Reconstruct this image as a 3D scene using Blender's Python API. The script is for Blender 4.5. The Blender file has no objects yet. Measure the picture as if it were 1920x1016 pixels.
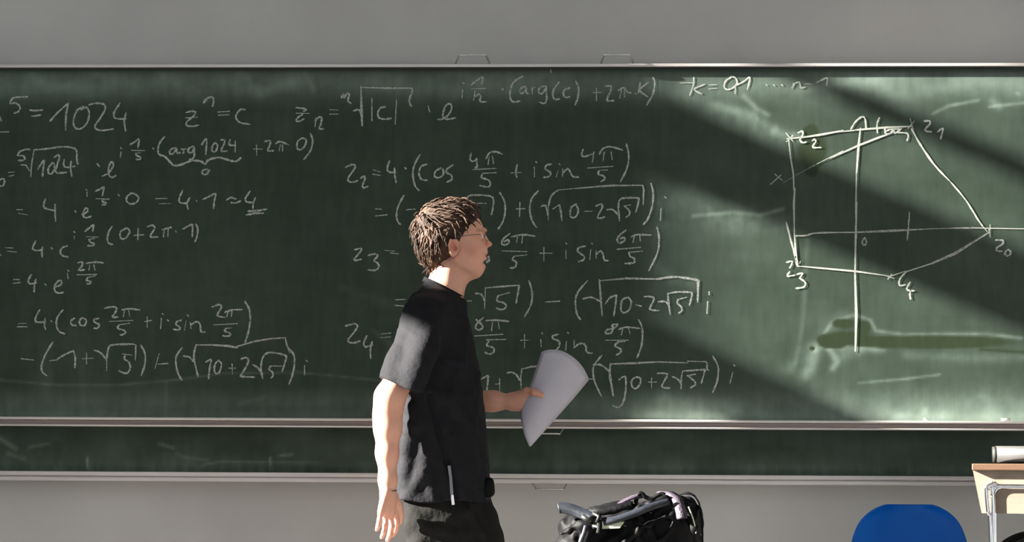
import bpy, math, random
import numpy as np
from mathutils import Matrix, Vector
random.seed(7); rng = np.random.default_rng(7)
SC = bpy.context.scene; COL = SC.collection
# ------------------------------------------------------------------ camera
F = 4480.0
CAM_YAW, CAM_PITCH, CAM_ROLL = math.radians(2.34), math.radians(4.49), math.radians(0.31)
cam_d = bpy.data.cameras.new('camera'); cam = bpy.data.objects.new('camera', cam_d); COL.objects.link(cam)
cam_d.sensor_width = 36; cam_d.lens = F/1920*36; cam_d.clip_end = 100
cam.location = (8.0*math.sin(CAM_YAW), -8.0*math.cos(CAM_YAW), 0.9525)
RM = Matrix.Rotation(CAM_YAW, 3, 'Z') @ Matrix.Rotation(math.pi/2+CAM_PITCH, 3, 'X') @ Matrix.Rotation(CAM_ROLL, 3, 'Z')
cam.rotation_euler = RM.to_euler(); SC.camera = cam
CL = Vector(cam.location)
def P(px, py, Y=0.0):                       # point of the plane y=Y seen at a photo position
    d = RM @ Vector(((px-960)/F, -(py-508)/F, -1)); t = (Y-CL.y)/d.y
    return CL + d*t
RN = np.array(RM)
def Q(pts):                                 # photo position of world points (n,3)
    c = (np.asarray(pts)-np.array(CL)) @ RN
    return 960+F*c[:,0]/-c[:,2], 508-F*c[:,1]/-c[:,2]
# ------------------------------------------------------------------ light
W = bpy.data.worlds.new('world'); SC.world = W; W.use_nodes = True
bg = W.node_tree.nodes['Background']; bg.inputs[0].default_value = (0.86, 0.93, 1.0, 1); bg.inputs[1].default_value = 0.82
sun_d = bpy.data.lights.new('sun', 'SUN'); sun_d.energy = 46; sun_d.color = (1, 0.95, 0.86); sun_d.angle = math.radians(0.7)
sun = bpy.data.objects.new('sun', sun_d); COL.objects.link(sun); sun.location = (-8, -3, 8)
SUN = Vector((1, 0.14, -0.43)).normalized(); sun.rotation_euler = SUN.to_track_quat('-Z', 'Y').to_euler()
vs = SC.view_settings; vs.view_transform = 'Standard'; vs.look = 'None'; vs.gamma = 1; vs.exposure = 0; vs.use_curve_mapping = False
# ------------------------------------------------------------------ materials
def lin(r, g, b): return tuple(((c/255)/12.92 if c/255 <= .04045 else ((c/255+.055)/1.055)**2.4) for c in (r, g, b))
def mat(name, col, rough=.6, metal=0, noise=0, nscale=20, bump=0, bscale=60, col2=None, vcol=False, alpha=None, spec=.5, stretch=(1,1,1), sss=0):
    m = bpy.data.materials.new(name); m.use_nodes = True; nt = m.node_tree; N = nt.nodes; L = nt.links
    b = N['Principled BSDF']; b.inputs['Roughness'].default_value = rough; b.inputs['Metallic'].default_value = metal
    b.inputs['Specular IOR Level'].default_value = spec
    tc = N.new('ShaderNodeTexCoord'); mp = N.new('ShaderNodeMapping'); mp.inputs['Scale'].default_value = stretch; L.new(tc.outputs['Object'], mp.inputs[0])
    c = (*col, 1); b.inputs['Base Color'].default_value = c
    src = None
    if vcol:
        a = N.new('ShaderNodeAttribute'); a.attribute_name = 'Col'; src = a.outputs['Color']
    if noise or col2:
        n = N.new('ShaderNodeTexNoise'); n.inputs['Scale'].default_value = nscale; n.inputs['Detail'].default_value = 6; L.new(mp.outputs[0], n.inputs[0])
        if col2:
            r = N.new('ShaderNodeMix'); r.data_type = 'RGBA'; L.new(n.outputs['Fac'], r.inputs[0])
            r.inputs[6].default_value = c; r.inputs[7].default_value = (*col2, 1)
            rp = N.new('ShaderNodeMapRange'); rp.inputs[1].default_value = .38; rp.inputs[2].default_value = .62; L.new(n.outputs['Fac'], rp.inputs[0]); L.new(rp.outputs[0], r.inputs[0])
            src = r.outputs[2]
        else:
            r = N.new('ShaderNodeMix'); r.data_type = 'RGBA'; r.blend_type = 'MULTIPLY'; r.inputs[0].default_value = 1
            mr = N.new('ShaderNodeMapRange'); mr.inputs[1].default_value = .3; mr.inputs[2].default_value = .7; mr.inputs[3].default_value = 1-noise; mr.inputs[4].default_value = 1+noise
            L.new(n.outputs['Fac'], mr.inputs[0])
            if src: L.new(src, r.inputs[6])
            else: r.inputs[6].default_value = c
            L.new(mr.outputs[0], r.inputs[7]); src = r.outputs[2]
    if src: L.new(src, b.inputs['Base Color'])
    if bump:
        n2 = N.new('ShaderNodeTexNoise'); n2.inputs['Scale'].default_value = bscale; n2.inputs['Detail'].default_value = 4; L.new(mp.outputs[0], n2.inputs[0])
        bp = N.new('ShaderNodeBump'); bp.inputs['Strength'].default_value = bump; bp.inputs['Distance'].default_value = .01; L.new(n2.outputs['Fac'], bp.inputs['Height']); L.new(bp.outputs[0], b.inputs['Normal'])
    if alpha:
        n3 = N.new('ShaderNodeTexNoise'); n3.inputs['Scale'].default_value = 260; n3.inputs['Detail'].default_value = 2; L.new(tc.outputs['Object'], n3.inputs[0])
        mr = N.new('ShaderNodeMapRange'); mr.inputs[1].default_value = .35; mr.inputs[2].default_value = .62; mr.inputs[3].default_value = alpha[0]; mr.inputs[4].default_value = alpha[1]
        L.new(n3.outputs['Fac'], mr.inputs[0]); L.new(mr.outputs[0], b.inputs['Alpha'])
    if sss:
        b.inputs['Subsurface Weight'].default_value = sss; b.inputs['Subsurface Radius'].default_value = (.012, .004, .002); b.inputs['Subsurface Scale'].default_value = 1
    return m
M = dict(
    wall=mat('wall_paint', (.60, .592, .575), .85, noise=.05, nscale=3, bump=.05, bscale=180),
    ceil=mat('ceiling_paint', (.75, .75, .74), .9, noise=.03, nscale=2),
    floor=mat('floor_linoleum', (.26, .25, .24), .5, noise=.15, nscale=8),
    board=mat('board_enamel', (.05, .09, .065), .62, vcol=True, noise=.12, nscale=40, spec=.3, stretch=(1, 1, .25)),
    chalk=mat('chalk_line', (.54, .57, .53), .95, alpha=(.36, .86), spec=0),
    chalkb=mat('chalk_line_strong', (.52, .55, .50), .95, alpha=(.7, 1), spec=0),
    chalkf=mat('chalk_line_faint', (.45, .50, .47), .95, alpha=(.1, .5), spec=0),
    alu=mat('aluminium', (.64, .60, .58), .4, .35, noise=.1, nscale=30, stretch=(.1, 1, 6)),
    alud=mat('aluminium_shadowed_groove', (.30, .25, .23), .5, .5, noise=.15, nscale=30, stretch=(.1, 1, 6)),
    rubber=mat('dark_gasket', (.02, .022, .02), .7, noise=.1),
    wire=mat('steel_wire', (.65, .65, .63), .25, 1, noise=.05),
    chrome=mat('chrome', (.82, .82, .84), .12, 1, noise=.03),
    skin=mat('skin', (.5, .26, .18), .5, vcol=True, noise=.05, nscale=60, bump=.06, bscale=300, sss=.15),
    shirt=mat('black_cotton', (.0095, .0095, .0125), .85, noise=.15, nscale=25, bump=.25, bscale=90, spec=.25),
    trousers=mat('charcoal_twill', (.0105, .0103, .0095), .9, noise=.15, nscale=30, bump=.3, bscale=70, spec=.2),
    hair=mat('brown_hair', (.030, .017, .011), .65, col2=(.095, .058, .040), nscale=22, bump=.3, bscale=160, spec=.18),
    black=mat('black_plastic', (.006, .006, .007), .5, noise=.1),
    nylon=mat('black_nylon', (.0035, .0035, .0045), .62, noise=.3, nscale=30, bump=.4, bscale=45, spec=.16),
    nylong=mat('grey_coated_nylon', (.018, .021, .029), .4, noise=.25, nscale=18, bump=.4, bscale=30),
    lilac=mat('lilac_grey_webbing', (.07, .052, .075), .5, noise=.25, nscale=50, bump=.4, bscale=200),
    reflect=mat('pale_reflective_patch', (.72, .74, .52), .5, noise=.12, nscale=120, bump=.2, bscale=200),
    paper=mat('paper', (.52, .505, .575), .8, noise=.03, nscale=20, spec=.2),
    blue=mat('blue_plastic', (.0, .105, .45), .5, noise=.04, nscale=10, bump=.1, bscale=300, spec=.2),
    wood=mat('maple_laminate', (.23, .18, .14), .5, col2=(.21, .163, .125), nscale=10, stretch=(1, 1, 9)),
    woodedge=mat('beech_edge', (.12, .066, .036), .55, col2=(.10, .052, .03), nscale=14, stretch=(1, 1, 12)),
    greytube=mat('grey_tube', (.050, .049, .048), .45, noise=.06, nscale=20),
    shoe=mat('shoe_leather', (.03, .025, .02), .5, noise=.2), eye=mat('eye_white', (.75, .72, .68), .2, noise=.02), iris=mat('iris', (.08, .1, .11), .2, noise=.1),
    glassw=mat('dark_wire', (.10, .07, .06), .4, .3, noise=.05), chalkstick=mat('chalk_stick', (.8,.8,.78), .9, noise=.04), white=mat('pale_grey_cloth', (.24, .24, .28), .7, noise=.05),
)
# ------------------------------------------------------------------ helpers
def mesh_obj(name, V, Fc, m, parent=None, smooth=False):
    me = bpy.data.meshes.new(name); me.from_pydata([tuple(v) for v in V], [], [tuple(f) for f in Fc]); me.update()
    me.materials.append(m)
    if smooth: me.polygons.foreach_set('use_smooth', [True]*len(me.polygons))
    o = bpy.data.objects.new(name, me); COL.objects.link(o)
    if parent:
        o.parent = parent; o.matrix_parent_inverse = Matrix.Translation(-parent.location)
    return o
def empty(name, loc, label, cat, group=None):
    o = bpy.data.objects.new(name, None); COL.objects.link(o); o.location = loc; o['label'] = label; o['category'] = cat; o.empty_display_size = .1
    if group: o['group'] = group
    return o
def tag(o, label, cat, group=None):
    o['label'] = label; o['category'] = cat
    if group: o['group'] = group
    return o
class MB:
    def __init__(s): s.V = []; s.F = []
    def box(s, x0, x1, y0, y1, z0, z1):
        b = len(s.V); s.V += [(x, y, z) for x in (x0, x1) for y in (y0, y1) for z in (z0, z1)]
        s.F += [tuple(b+i for i in f) for f in ((0,1,3,2), (4,6,7,5), (0,4,5,1), (2,3,7,6), (0,2,6,4), (1,5,7,3))]; return s
    def tube(s, pts, r, n=8, cap=True):
        pts = [Vector(p) for p in pts]; rs = r if isinstance(r, (list, tuple)) else [r]*len(pts); b = len(s.V); up = None
        for i, p in enumerate(pts):
            t = (pts[min(i+1, len(pts)-1)]-pts[max(i-1, 0)]).normalized()
            if up is None: up = t.orthogonal().normalized()
            up = (up-t*up.dot(t)).normalized(); w = t.cross(up)
            for k in range(n):
                a = 2*math.pi*k/n; s.V.append(tuple(p+(up*math.cos(a)+w*math.sin(a))*rs[i]))
        for i in range(len(pts)-1):
            for k in range(n):
                a, c = b+i*n+k, b+i*n+(k+1) % n; s.F.append((a, c, c+n, a+n))
        if cap: s.F.append(tuple(b+k for k in range(n))[::-1]); s.F.append(tuple(b+(len(pts)-1)*n+k for k in range(n)))
        return s
    def strap(s, pts, wdir, w, t):              # flat webbing along pts
        pts = [Vector(p) for p in pts]; b = len(s.V); n = len(pts)
        for i, p in enumerate(pts):
            tg = (pts[min(i+1, n-1)]-pts[max(i-1, 0)]).normalized(); wd = Vector(wdir); wd = (wd-tg*wd.dot(tg)).normalized(); nr = tg.cross(wd)
            for a, c in ((-1,-1), (1,-1), (1,1), (-1,1)): s.V.append(tuple(p+wd*w/2*a+nr*t/2*c))
        for i in range(n-1):
            for k in range(4):
                a, c = b+i*4+k, b+i*4+(k+1) % 4; s.F.append((a, c, c+4, a+4))
        s.F.append((b+3, b+2, b+1, b)); e = b+(n-1)*4; s.F.append((e, e+1, e+2, e+3)); return s
    def build(s, name, m, parent=None, smooth=False, bevel=0):
        o = mesh_obj(name, s.V, s.F, m, parent, smooth)
        if bevel:
            md = o.modifiers.new('bevel', 'BEVEL'); md.width = bevel; md.segments = 2; md.limit_method = 'ANGLE'
        return o
def smooth_path(pts, n=6, closed=False):
    pts = [np.array(p, float) for p in pts]
    if len(pts) < 3: return [tuple(p) for p in pts]
    out = []
    for i in range(len(pts)-1):
        p0 = pts[max(i-1, 0)]; p1 = pts[i]; p2 = pts[i+1]; p3 = pts[min(i+2, len(pts)-1)]
        for k in range(n):
            t = k/n; out.append(tuple(.5*((2*p1)+(p2-p0)*t+(2*p0-5*p1+4*p2-p3)*t*t+(-p0+3*p1-3*p2+p3)*t**3)))
    out.append(tuple(pts[-1])); return out
# ------------------------------------------------------------------ noise
def vnoise(x, y, seed=0):
    r = np.random.default_rng(seed).random((128, 128)); xi = np.floor(x).astype(int); yi = np.floor(y).astype(int)
    fx = x-xi; fy = y-yi; fx = fx*fx*(3-2*fx); fy = fy*fy*(3-2*fy); g = lambda a, b: r[a % 128, b % 128]
    return (g(xi, yi)*(1-fx)+g(xi+1, yi)*fx)*(1-fy)+(g(xi, yi+1)*(1-fx)+g(xi+1, yi+1)*fx)*fy
def fbm(x, y, seed=0, o=4): return sum(vnoise(x*2**i, y*2**i, seed+i)/2**i for i in range(o))/sum(1/2**i for i in range(o))
def sstep(a, b, x):
    t = np.clip((x-a)/(b-a), 0, 1); return t*t*(3-2*t)
# ------------------------------------------------------------------ room
WY = 0.22; LX = -4.2
def structure(o): o['kind'] = 'structure'; return o
structure(MB().box(LX, 5.2, WY, WY+.2, 0, 5.4).build('wall_back', M['wall']))
structure(MB().box(5.2, 5.4, -9.4, WY+.2, 0, 5.4).build('wall_right', M['wall']))
structure(MB().box(LX-.2, 5.4, -9.4, WY+.2, -.2, 0).build('floor', M['floor']))
structure(MB().box(LX-.2, 5.4, -9.4, WY+.2, 5.4, 5.6).build('ceiling', M['ceil']))
wins = [(-.86, -.672, 3.06, 4.84, [(4.439, 4.511), (3.93, 4.20), (3.20, 3.42)]),
        (-2.6, -1.12, 1.0, 5.0, [(3.06, 3.20), (4.05, 4.12)])]
mb = MB(); y = WY+.2
for (a, b, z0, z1, bars) in wins:
    mb.box(LX-.05, LX, b, y, 0, 5.4); mb.box(LX-.05, LX, a, b, 0, z0); mb.box(LX-.05, LX, a, b, z1, 5.4); y = a
mb.box(LX-.05, LX, -9.4, y, 0, 5.4)
structure(mb.build('wall_left', M['wall']))
for i, (a, b, z0, z1, bars) in enumerate(wins):
    mb = MB()
    for (p, q) in bars: mb.box(LX-.04, LX-.005, a, b, p, q)
    structure(mb.build('window_%d' % (i+1), M['alu']))
# ------------------------------------------------------------------ chalkboards
BX0, BX1 = -2.6, 2.9
def pz(px, py, Y): return P(px, py, Y).z
ZT = pz(960, 126.5, 0); ZB = pz(960, 785.5, -.03); RAILT = pz(960, 120.5, 0)
TRAYB = pz(960, 803, -.03)
def ell(x, y, cx, cy, rx, ry, s=.18):
    return 1-sstep(1-s, 1+s, np.sqrt(((x-cx)/rx)**2+((y-cy)/ry)**2))
def seg(x, y, pts, w):
    d = np.full(x.shape, 1e9)
    for (x0, y0), (x1, y1) in zip(pts[:-1], pts[1:]):
        t = np.clip(((x-x0)*(x1-x0)+(y-y0)*(y1-y0))/((x1-x0)**2+(y1-y0)**2+1e-9), 0, 1)
        d = np.minimum(d, np.hypot(x-x0-t*(x1-x0), y-y0-t*(y1-y0)))
    return np.exp(-(d/w)**2)
def front_dust(x, y):
    n1 = fbm(x/90, y/60, 1); n2 = fbm(x/22, y/120, 5); n3 = fbm(x/60, y/9, 9); n4 = fbm(x/14, y/14, 21)
    d = .012+.05*(n1-.4)+.03*(n2-.5)+.02*(n3-.5)
    d += .03*sstep(1150, 1400, x)*(0.5+1.0*n1)
    d += (.26+.02*sstep(1150, 1330, x))*np.exp(-((y-158)/27)**2)*(.35+1.2*fbm(x/60, y/30, 33))
    d += .17*np.exp(-((y-765)/26)**2)*(.5+fbm(x/30, y/50, 37))+.30*np.exp(-((y-782)/13)**2)*(.3+1.2*fbm(x/26, y/20, 3))*(.55+.45*sstep(1100, 1260, x))
    d += .05*sstep(1200, 1500, x)*sstep(650, 790, y)*n4*2
    d += .10*sstep(25, 90, x)*(1-sstep(90, 260, x))*sstep(560, 720, y)*n2
    S = [([(1345, 198), (1410, 215), (1460, 250), (1510, 262)], 9, .30), ([(1395, 180), (1420, 205), (1440, 215)], 5, .3), ([(1290, 175), (1400, 230), (1455, 262)], 22, .12),
         ([(1300, 405), (1375, 398), (1425, 403), (1468, 392)], 3.5, .35), ([(1245, 385), (1300, 372), (1360, 400), (1470, 420)], 22, .13),
         ([(1240, 430), (1300, 420), (1400, 425)], 25, .10), ([(1749, 213), (1780, 198), (1835, 188)], 3, .35), ([(1855, 200), (1920, 193)], 3, .3),
         ([(1500, 168), (1620, 150), (1690, 140)], 9, .20), ([(1514, 440), (1506, 600), (1492, 680)], 4.5, .13), ([(1530, 655), (1555, 648), (1600, 650), (1655, 655)], 7, .30),
         ([(1530, 655), (1518, 690), (1512, 700)], 11, .36), ([(1556, 655), (1570, 678), (1562, 690)], 6, .35), ([(1570, 668), (1610, 655)], 12, .2), ([(1700, 665), (1850, 672), (1920, 668)], 9, .12),
         ([(1610, 718), (1700, 710), (1762, 702)], 2.4, .3), ([(1230, 500), (1262, 525), (1300, 530)], 12, .1),
         ([(60, 140), (90, 165), (160, 158)], 9, .13), ([(450, 135), (490, 175), (560, 150)], 9, .12), ([(300, 135), (330, 155)], 10, .12), ([(160, 130), (250, 160)], 14, .08), ([(570, 135), (590, 170)], 4, .12),
         ([(1245, 745), (1330, 765), (1430, 780)], 16, .20), ([(1100, 765), (1240, 775)], 12, .12), ([(700, 620), (740, 650)], 5, .08), ([(760, 580), (640, 540)], 9, .05),
         ([(0, 712), (110, 722), (220, 722), (330, 712), (420, 700), (560, 698), (740, 716)], 2.2, .16), ([(311, 716), (311, 780)], 2, .12), ([(447, 758), (495, 745)], 5, .10),
         ([(1535, 640), (1560, 605), (1600, 590), (1632, 600), (1642, 620), (1700, 628), (1850, 626), (1915, 634)], 3.5, .28), ([(1480, 690), (1560, 610), (1580, 590)], 12, .10),
         ([(1735, 768), (1735, 785)], 6, .2), ([(1840, 740), (1860, 770)], 14, .12), ([(1860, 190), (1875, 200)], 8, .22), ([(1906, 174), (1910, 176)], 3, .5), ([(1560, 140), (1640, 150), (1700, 200)], 22, .10), ([(1800, 150), (1920, 150)], 18, .10)]
    for p, w, a in S: d += .70*a*seg(x, y, p, w)*(.35+1.3*n4)
    wob = 5*(n4-.5)
    st = ell(x, y+wob, 1520, 246, 15, 13)+ell(x, y+wob, 1524, 282, 27, 34)+ell(x, y+wob, 1522, 318, 13, 14)
    st = st+ell(x, y+wob, 1582, 607, 22, 10)+ell(x, y+wob, 1619, 614, 14, 14)+ell(x, y+wob, 1585, 634, 54, 12, .25)+ell(x, y+wob, 1548, 640, 16, 11)
    st = st+ell(x, y+wob*.5, 1750, 641, 150, 12.5, .2)+ell(x, y, 1650, 642, 60, 10, .2)+seg(x, y, [(1840, 655), (1925, 661)], 3)+ell(x, y, 1523, 653, 5, 5)+ell(x, y, 1566, 648, 20, 6, .3)
    st = np.clip(st, 0, 1)
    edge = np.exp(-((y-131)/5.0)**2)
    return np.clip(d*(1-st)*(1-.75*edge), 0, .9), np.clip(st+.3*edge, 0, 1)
def back_dust(x, y):
    n1 = fbm(x/70, y/40, 51); n2 = fbm(x/12, y/40, 55)
    d = .03+.14*(n1-.35)+.14*np.exp(-((y-885)/16)**2)*n2*1.5+.10*(1-sstep(100, 700, x))*n2*np.exp(-((y-870)/25)**2)
    for p, w, a in [([(0, 822), (30, 842)], 4, .2), ([(55, 838), (92, 832)], 3, .15), ([(163, 858), (165, 878)], 2, .35), ([(300, 832), (325, 840)], 3, .2), ([(507, 858), (508, 882)], 2, .3), ([(525, 854), (548, 852)], 2.5, .2), ([(380, 872), (410, 866), (600, 868)], 2, .15), ([(15, 850), (45, 860)], 4, .15), ([(330, 850), (350, 858), (390, 862)], 3, .1)]: d += a*seg(x, y, p, w)
    return np.clip(d, 0, .6), np.zeros_like(x)
def board_surface(name, x0, x1, z0, z1, Y, fn, parent, step):
    nx = int((x1-x0)/step); nz = int((z1-z0)/step)
    xs = np.linspace(x0, x1, nx+1); zs = np.linspace(z0, z1, nz+1); X, Z = np.meshgrid(xs, zs)
    V = np.stack([X.ravel(), np.full(X.size, Y), Z.ravel()], 1)
    i = np.arange(nx*nz); a = (i//nx)*(nx+1)+i % nx
    Fc = np.stack([a, a+1, a+nx+2, a+nx+1], 1)
    nv = len(V); back = V+np.array([0, .018, 0])[None]; c = [0, nx, (nx+1)*(nz+1)-1, (nx+1)*nz]
    Vl = V.tolist()+[back[k].tolist() for k in c]; Fl = Fc.tolist()
    o = mesh_obj(name, Vl, Fl+[[nv+3, nv+2, nv+1, nv]], M['board'], parent)
    qx, qy = Q(V); d, st = fn(qx, qy)
    g = np.array([.0205, .0375, .0235]); gs = np.array([.018, .032, .012]); du = np.array([.33, .43, .37])
    base = g[None]*(1-st[:, None])+gs[None]*st[:, None]
    C = base*(1-d[:, None])+du[None]*d[:, None]
    ca = o.data.color_attributes.new('Col', 'FLOAT_COLOR', 'POINT'); arr = np.ones((nv+4, 4)); arr[:nv, :3] = C; arr[nv:, :3] = g; ca.data.foreach_set('color', arr.ravel())
    return o
fb = empty('chalkboard', (0, 0, ZB), 'wide green chalkboard covered with chalk formulas and a pentagon drawing', 'chalkboard')
board_surface('writing_surface', BX0, BX1, ZB-.03, ZT+.004, 0, front_dust, fb, .0058)
MB().box(BX0, BX1, -.012, .03, ZT, RAILT).build('top_rail', M['alu'], fb, bevel=.002)
MB().box(BX0, BX1, -.006, .0, ZT-.006, ZT).build('top_gasket', M['rubber'], fb)
tr = MB(); h = ZB-TRAYB
tr.box(BX0, BX1, -.055, .0, ZB-h*.30, ZB).box(BX0, BX1, -.035, .0, TRAYB+h*.22, ZB-h*.30).box(BX0, BX1, -.050, .02, TRAYB, TRAYB+h*.22)
tr.build('chalk_tray', M['alu'], fb, bevel=.003)
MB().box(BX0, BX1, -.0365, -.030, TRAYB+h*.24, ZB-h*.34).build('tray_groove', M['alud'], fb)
def handle(px0, px1, py_top, py_base, parent, Y, flip=False):
    s = 1
    pts = [P(px0, py_base, Y+.01), P(px0+4, (py_base+py_top)/2, Y-.01), P(px0+8, py_top+1, Y-.03), P(px0+13, py_top, Y-.035), P(px1-13, py_top, Y-.035), P(px1-8, py_top+1, Y-.03), P(px1-4, (py_base+py_top)/2, Y-.01), P(px1, py_base, Y+.01)]
    MB().tube(smooth_path(pts, 4), .0028, 8).build('wire_handle', M['wire'], parent, True)
handle(853, 919, 103, 122, fb, .01); handle(1125, 1189, 103, 122, fb, .01); handle(992, 1058, 813, 802, fb, .0)
BY = .085
bb = empty('chalkboard', (0, BY, pz(960, 905, BY)), 'lower green chalkboard mostly hidden behind, only a blank strip below the upper one', 'chalkboard')
z0 = pz(960, 888, BY); z1 = pz(960, 906, BY-.02)
board_surface('writing_surface', BX0, BX1, z0, z0+.7, BY, back_dust, bb, .007)
MB().box(BX0, BX1, BY-.03, BY+.02, z1+(z0-z1)*.55, z0).box(BX0, BX1, BY-.022, BY+.02, z1, z1+(z0-z1)*.45).box(BX0, BX1, BY-.015, BY+.02, z1+(z0-z1)*.4, z1+(z0-z1)*.6).build('bottom_rail', M['alu'], bb, bevel=.002)
handle(998, 1064, 917, 906, bb, BY)
# ------------------------------------------------------------------ chalk writing (strokes, in the frame of enlarged crops)
G = []; CALL = [0]
def crop(name, x0, y0, s, txt, kind='chalk', w=3.2):
    CALL[0] += 1; name = (name, CALL[0])
    for st in txt.replace('\n', ';').split(';'):
        st = st.strip()
        if not st: continue
        ww = w; k = kind
        if '|' in st:
            pre, st = st.split('|')
            for tkn in pre.split(','):
                if tkn in ('chalk', 'chalkb', 'chalkf'): k = tkn
                else: ww = float(tkn)
        sharp = st.startswith('L'); st = st.lstrip('L')
        pts = [tuple(float(v) for v in p.split(',')) for p in st.split()]
        pts = [(x0+a/s, y0+b/s) for a, b in pts]
        if len(pts) == 1: pts.append((pts[0][0]+1.2, pts[0][1]+1.2))
        G.append((name, k, ww, pts if sharp else smooth_path(pts, 5)))
S4 = 3.3875
crop('chalk_formula', 0, 120, S4, '''80,216 110,210 175,208;80,215 64,250 98,248 128,272 118,300 90,312;188,292 225,296 270,292;200,332 235,328 260,322
318,362 370,305 435,248;435,248 420,320 417,420;530,270 490,295 466,360 478,405 515,410 555,370 566,310 548,275 512,290;565,260 600,250 655,254 668,285 635,345 605,388 610,412 650,422 720,412;762,248 724,310 735,345 800,348;800,310 790,360 797,425
0,335 8,360;0,432 55,430''')
crop('chalk_formula', 0, 120, S4, '''128,555 160,543 190,542;128,552 112,580 145,582 158,600 142,612 118,612
L135,640 165,642 188,678;L196,715 200,640 216,545;216,545 300,538 400,525 470,535 488,560 487,600 494,634
240,668 258,640 280,612 275,660 270,712;330,628 308,660 308,692 330,695 346,660 340,628 322,640;345,592 372,578 376,600 360,650 358,690 422,688;408,608 405,640 420,656 475,650;452,618 448,660 456,712
5|620,636 629,648;650,712 690,690 718,650 716,624 700,630 688,670 692,705 712,720 736,708
0,775 18,772 30,745 20,728 0,735;55,688 90,686;60,712 86,706;4|767,532;768,560 765,592
825,512 852,497 882,478 876,530;836,548 918,550;862,568 892,562;862,568 868,582 890,590 890,603 864,606;4|972,535
1045,462 1015,500 1003,545 1012,575 1045,585''')
crop('chalk_formula', 300, 120, S4, '''100,532 66,545 62,568 85,568 106,535;106,535 110,565 128,562;135,540 150,545 148,568;138,540 165,540;214,522 185,535 180,560 205,560 216,530;216,525 218,575 208,602 186,606
265,512 296,476 290,576;345,502 330,530 335,555 356,550 366,515 348,500;385,482 410,484 404,515 388,552 425,552;446,480 440,512 480,517;478,490 478,558
595,540 650,540;612,515 615,578;664,492 700,487 698,515 684,550 720,550;735,505 765,492 816,514;765,515 756,550;778,512 778,552
905,470 875,490 870,530 890,545 920,520 928,482 905,470;955,442 970,485 958,545 915,605
3.8|0,580 30,588 70,628 88,644 130,640 200,615 258,618 287,634 310,608 370,594 420,605 470,618 495,612 512,596;300,668 272,675 272,698 295,700 308,680 300,668 315,678''')
crop('chalk_formula', 0, 120, S4, '''108,925 140,925;120,948 172,958;288,858 278,890 286,915 350,932;349,892 350,940 353,998;4.5|478,935;520,955 552,940 558,922 542,916 530,940 532,970 555,975 578,966
4|548,797;552,815 553,838;605,808 640,792 660,780 650,835;612,855 692,858;648,867 672,862;648,867 652,876 672,882 670,892 648,894;4|752,830
840,820 808,840 805,872 830,888 865,880 880,852 862,828 830,818;990,855 1065,853;1015,887 1084,886''')
crop('chalk_formula', 300, 120, S4, '''145,800 122,855 128,880 168,885;188,850 172,885 178,922;4.5|232,868;272,860 310,842 352,825 345,870 340,915;422,864 450,848 482,857;452,880 480,882 512,870
572,808 544,850 546,872 582,880;605,850 592,885 590,920;560,935 620,930 678,922;548,958 600,950 655,947;572,950 640,932''')
crop('chalk_formula', 300, 120, S4, '''165,308 200,300 226,305 214,330 172,365 168,388 200,396 245,388;165,342 236,338;275,248 290,222 296,235;280,245 305,215 334,212 340,235 334,268
370,305 440,300;372,325 438,322;540,290 510,290 486,320 484,345 510,372 570,383''')
crop('chalk_formula', 300, 120, S4, '''865,277 930,287 912,300;866,312 946,314;905,320 870,345 868,362 890,362 915,348;990,345 984,396;986,360 1012,336 1028,345 1020,385 1012,410 1038,412''')
crop('chalk_formula', 620, 120, S4, '''-5,290 45,292;-5,318 45,318;68,215 80,190 86,215;86,212 106,186 118,196 110,232 130,250
145,298 178,290 194,325;4.5|L200,390 196,300 192,138;L192,148 350,153 505,153;505,153 520,166 505,210 500,240 512,268;262,218 262,360;350,272 315,280 300,310 306,340 340,350 385,345;3.8|418,228 410,380
5|619,270 628,300;680,352 722,345 760,305 768,265 750,252 728,270 714,310 716,340 745,350 792,342''')
crop('chalk_formula', 620, 120, S4, '''4|840,120;838,165 835,212;895,132 930,102 966,85 958,132;895,158 985,155;916,172 908,228;912,210 938,192 952,205 950,238 988,240''')
crop('chalk_formula', 920, 120, S4, '''4.5|75,157;205,78 150,110 126,160 124,215 145,240 185,235;225,142 196,152 186,178 202,186 225,158;225,150 226,182 240,188;262,148 265,188;262,160 280,148;344,140 312,150 305,180 330,186 350,152;352,140 355,220 342,250 310,242
435,115 402,160 395,200 408,224 436,222;502,152 468,165 462,195 476,212 502,208;540,110 558,150 555,210 535,262;650,182 702,180;672,155 672,230;730,142 762,140 762,168 742,215 742,234 782,232
812,168 845,150 870,180 892,184;830,168 820,215;850,165 850,206;4|917,185;950,118 944,150 938,185;1000,118 948,165 998,208;1030,85 1042,120 1030,190 992,260;380,30 384,52''')
crop('chalk_formula', 1240, 120, 3.385, '''3.8|120,120 208,119;205,85 203,130 180,198;272,130 208,160 256,190;305,132 350,132;302,158 350,155;455,78 410,105 398,145 420,162 455,150 480,120 470,88 440,80;470,150 468,188;480,132 520,112 562,85 545,160
3|665,130;3|713,132;4|765,132;830,152 838,122;830,150 845,125 872,115 880,130 885,150 912,147;915,125 955,128;985,118 1012,105 1052,90 1048,138''', 'chalkb', 3.2)
crop('chalk_formula', 0, 420, S4, '''4|470,48;472,78 471,92;540,47 570,22 594,5 588,45;550,80 622,83;565,97 600,92;565,97 575,115 598,125 590,137 558,138;712,15 690,50 682,95 692,122 716,130;805,25 770,45 762,75 775,95 802,85 824,48 808,25
853,72 912,68;878,30 875,98;935,17 968,8 982,28 955,78 1002,82;35,150 82,152;50,172 103,178;228,105 208,152 228,168 268,164;270,145 266,180 268,210;4.5|327,152;428,140 396,150 383,180 400,202 432,209;0,190 6,200''')
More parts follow.
